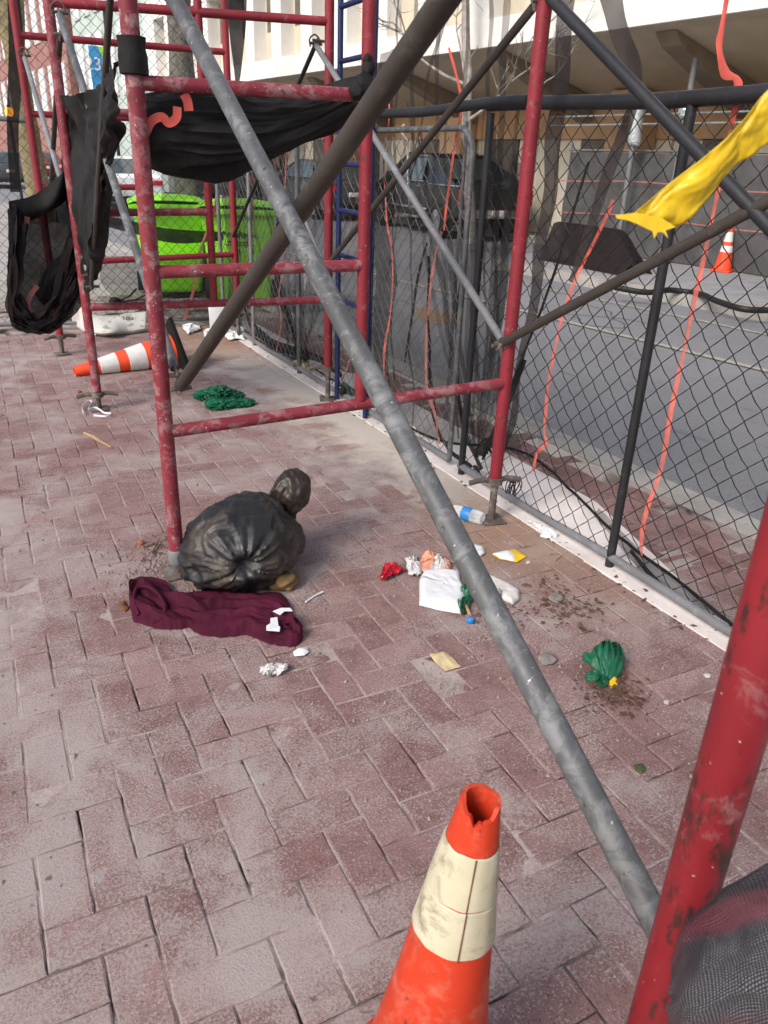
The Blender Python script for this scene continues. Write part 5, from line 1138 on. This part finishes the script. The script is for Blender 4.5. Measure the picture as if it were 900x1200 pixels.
MB().box((FX + 7, (Y0 + Y1) / 2 - .2, 14.2), (13.8, Y1 - Y0 - .4, .3)).build('roof', M['darkpanel'], bl, smooth=False)
# grey netted hoarding on the opposite pavement
hd = thing('hoarding', 'grey netted construction fence on the opposite pavement', 'fence', (12.2, 8, 0))
G = [[(12.2 + .10 * noise.noise(Vector((y * 1.3, v * 2, 1))), y, .04 + 1.76 * v) for y in [2.5 + i * .12 for i in range(80)]] for v in [i / 10 for i in range(11)]]
MB().grid(G).build('net_cover', M['hoard'], hd)
for z in (.72, 1.30): MB().grid(ribbon([(12.13 + .02 * math.sin(y * 3), y, z + .03 * math.sin(y * 1.4)) for y in [2.5 + .5 * i for i in range(20)]], .02, (0, 0, 1), 60)).build('coral_stripe', M['coral_dull'], hd)
for z in (.12, 1.84): MB().tube([(12.3, 2.5, z), (12.3, 12.05, z)], .02, 10).build('rail', M['galv_thin'], hd)
for y in (2.6, 4.9, 7.2, 9.5, 12.0): MB().tube([(12.3, y, 0), (12.3, y, 1.95)], .022, 10).build('post', M['galv_thin'], hd)
for z in (2.28, 2.44): tag(MB().tube([(12.6, 2.0, z), (12.6, 13, z + .02)], .018, 10).build('silver_rail', M['silver'], loc=(12.6, 7, z)), ('upper' if z > 2.3 else 'lower') + ' of two thin silver rails above the opposite hoarding', 'rail', 'silver rails above the hoarding')
for k, (px_, y0_, y1_, lb) in enumerate(((745, 122, 172, 'silver wrapped post behind the black fence post'), (801, 114, 140, 'silver wrapped post standing taller beside the yellow tape'))):
    q = onX(px_, 150, 11.9); za, zb_ = onX(px_, y1_, 11.9).z, onX(px_, y0_, 11.9).z
    t = thing('wrapped_post', lb, 'post', (q.x, q.y, 0), 'silver wrapped posts'); MB().tube([(q.x, q.y, .02), (q.x, q.y, zb_ + (.55 if k else .05))], .05, 12).build('post', M['galv_thin'], t)
    MB().tube(catmull([(q.x, q.y, za), (q.x + .02, q.y, za + .1), (q.x, q.y + .02, (za + zb_) / 2), (q.x, q.y, zb_)], 14), [.1 + .03 * abs(math.sin(i * 1.7)) for i in range(14)], 14).build('foil_wrap', M['silver'], t)
# black covered barrier and hose on the far kerb
q0, q1 = Vector((10.1, 8.15, .03)), Vector((10.35, 10.2, .03)); d = (q1 - q0).normalized(); s_ = Vector((d.y, -d.x, 0)); mb = MB(); G = []
for i in range(24):
    f_ = i / 23; c = q0.lerp(q1, f_); hh = .62 * min(1, .35 + f_ * 2.6) if f_ < .3 else .62
    G.append([c + s_ * x + Vector((0, 0, z * hh / .62)) + s_ * .03 * noise.noise(Vector((f_ * 9, z * 6, 1))) for x, z in ((-.34, 0), (-.30, .12), (-.16, .42), (-.11, .60), (0, .63), (.11, .60), (.16, .42), (.30, .12), (.34, 0))])
tag(mb.grid(G).build('covered_barrier', M['net_brown'], loc=q0), 'low barrier under black sheeting on the far kerb', 'barrier')
P = catmull([at(a, b, .06) for a, b in ((720, 338), (760, 341), (790, 340), (815, 343), (838, 352), (870, 360), (905, 362), (960, 366))], 50)
tag(MB().tube([p + Vector((0, 0, .03 * noise.noise(p * 2))) for p in P], .038, 10, flat=.7).build('black_hose', M['blackplastic'], loc=P[0]), 'black sheeting roll snaking along the far kerb', 'sheeting')
# far buildings
def farblock(label, x0, y0, y1, hgt, wall, win, wz, ww, wh, floors, pitch_):
    t = thing('far_building', label, 'building', (x0, y0, 0)); mb = MB().box((x0 + 8, (y0 + y1) / 2, hgt / 2), (16, y1 - y0, hgt)); mb.build('wall', M[wall], t, smooth=False)
    for f_ in range(floors):
        z = wz + f_ * 3.5; y = y0 + pitch_ / 2
        while y < y1 - ww / 2:
            wn = MB().box((x0 - .0, y, z), (.14, ww + .16, wh + .16)).build('window', M['white_dirty'], t, smooth=False); MB().box((x0 - .075, y, z), (.03, ww, wh)).build('pane', M[win], wn, smooth=False); y += pitch_
    MB().box((x0 + 7.9, (y0 + y1) / 2, hgt + .2), (16.6, y1 - y0 - .02, .4)).build('cornice', M['white_dirty'], t, smooth=False); return t
farblock('pale green stone building with tall bright windows in the distance', 11.5, 34, 47, 17, 'palestone', 'winwhite', 5.2, 1.0, 2.6, 3, 1.8)
farblock('pinkish red brick building with white windows at far left', 11.2, 47.5, 72, 21, 'redbrick', 'winwhite', 4.6, 1.3, 2.1, 4, 2.6)
farblock('last brick building closing the view along the street', 11.6, 72.5, 140, 24, 'redbrick', 'winwhite', 4.6, 1.4, 2.1, 5, 3.0)
# banner on a pole
t = thing('street_banner', 'blue and green street banner hanging from a pole', 'banner', onY(131, 150, 34)); bp_ = onY(131, 100, 34)
MB().tube([Vector((bp_.x, 34, 0)), Vector((bp_.x, 34, 6.5))], .07, 10).build('pole', M['dark'], t)
za, zb_ = onY(112, 104, 34).z, onY(112, 54, 34).z; x0 = onY(106, 80, 34).x
MB().box(((x0 + bp_.x) / 2 - .1, 34, (za + zb_) / 2), (bp_.x - x0 - .2, .03, zb_ - za)).build('banner_cloth', M['banner'], t, smooth=False)
MB().poly([Vector((x0 + .35, 33.97, zb_ - .0)), Vector((bp_.x - .1, 33.97, zb_)), Vector((bp_.x - .1, 33.97, zb_ - .9))], .01, (0, -1, 0)).build('green_corner', M['banner_g'], t, smooth=False)
text('230', .62, 'white', t, facing(Vector(((x0 + bp_.x) / 2 - .1, 33.95, (za + zb_) / 2 + .1)), (0, -1, 0)), 'number')
for k, (px_, py_, Y_, m_, r_, lb) in enumerate(((256, 74, 30, 'amber', .22, 'larger amber signal lamp glowing behind the red frame'), (270, 79, 30, 'amber', .15, 'smaller amber signal lamp glowing beside the far ladder leg'), (111, 98, 40, 'warmlamp', .22, 'warm lit lamp below the street banner'), (195, 80, 36, 'warmlamp', .26, 'warm lit lamp in front of the pale green building'), (11, 131, 30, 'amber', .14, 'amber lamp glowing at the far left edge'))):
    q = onY(px_, py_, Y_); t = thing('street_lamp', lb, 'lamp', (q.x, q.y, -.1), 'lit lamps along the street')
    MB().tube([(q.x, q.y + .1, -.1), (q.x, q.y + .1, q.z + .2)], .05, 8).build('pole', M['dark'], t); MB().rock(q, r_, (1, .6, 1), k, .3, 2).build('lamp', M[m_], t)

# ------------------------------------------------------------------ street trees
def tree(label, base, r, lean, Ht, m, nb, seed, fork=None, twigs=5, blen=1.6, name='street_tree', zb0=2.4):
    rnd = random.Random(seed); t = thing(name, label, 'tree', base); b = Vector(base); topv = b + Vector((lean[0], lean[1], Ht)); P = [b.lerp(topv, i / 20) + Vector((.05 * noise.noise(Vector((i * .4, seed, 0))), .05 * noise.noise(Vector((i * .4, 0, seed))), 0)) for i in range(21)]
    MB().tube(P, [r * (1.25 if i == 0 else 1.08 if i == 1 else 1 - .03 * i) * (1 + .06 * noise.noise(Vector((i * .9, 0, seed)))) for i in range(21)], 18).build('trunk', M[m], t)
    mb = MB()
    def limb(p, d, L_, rr, lev):
        n = 9; pts = [p]; dd = d.copy()
        for i in range(n):
            dd = (dd + Vector((rnd.gauss(0, .16), rnd.gauss(0, .16), rnd.gauss(.05, .14)))).normalized(); pts.append(pts[-1] + dd * L_ / n)
        mb.tube(pts, rr, 6, caps=False, r2=rr * .3)
        if lev > 0:
            for k in range(twigs if lev > 1 else 5): i = rnd.randint(3, n); limb(pts[i], (dd + Vector((rnd.gauss(0, .7), rnd.gauss(0, .7), rnd.gauss(.1, .5)))).normalized(), L_ * rnd.uniform(.35, .6), rr * .45, lev - 1)
    for k in range(nb):
        z = rnd.uniform(zb0, Ht) / Ht; a = rnd.uniform(0, 6.28); limb(b.lerp(topv, z), Vector((math.cos(a), math.sin(a), rnd.uniform(.2, .9))).normalized(), blen * rnd.uniform(.7, 1.3), r * .32, 2)
    if fork:
        for d in fork: mb.tube(catmull([b.lerp(topv, .42), b.lerp(topv, .55) + Vector(d) * .4, b.lerp(topv, .9) + Vector(d)], 12), r * .6, 10, r2=r * .35)
    mb.build('branches', M[m], t); return t
tree('thick grey barked tree trunk behind the green bins', (3.42, 9.4, -.02), .17, (.05, .1, 0), 6.5, 'bark', 9, 3, zb0=2.9)
tree('darker slim tree trunk right of the thick grey one', (4.02 - .1, 10.6, -.02), .09, (.1, .0, 0), 6.5, 'bark', 7, 9, zb0=2.9)
q = onY(42, 200, 19.5); tree('olive barked forked tree at far left by the street', (q.x, 19.5, -.02), .27, (-.15, .2, 0), 7.5, 'bark_olive', 9, 5, fork=[(.5, 0, 0), (-.4, .2, 0)], zb0=4)
q = onX(554, 250, 10.6); tree('slender pale bare tree on the opposite pavement', (q.x, q.y, .03), .115, (-.1, 1.05, 0), 7, 'bark_pale', 12, 11, blen=1.9, zb0=2.1)
q = onX(700, 60, 10.2); tree('twiggy bare sapling in front of the white building', (q.x + .2, q.y + 1.5, .03), .05, (0, -.2, 0), 5, 'bark_pale', 4, 17, blen=1.2, zb0=2.2)
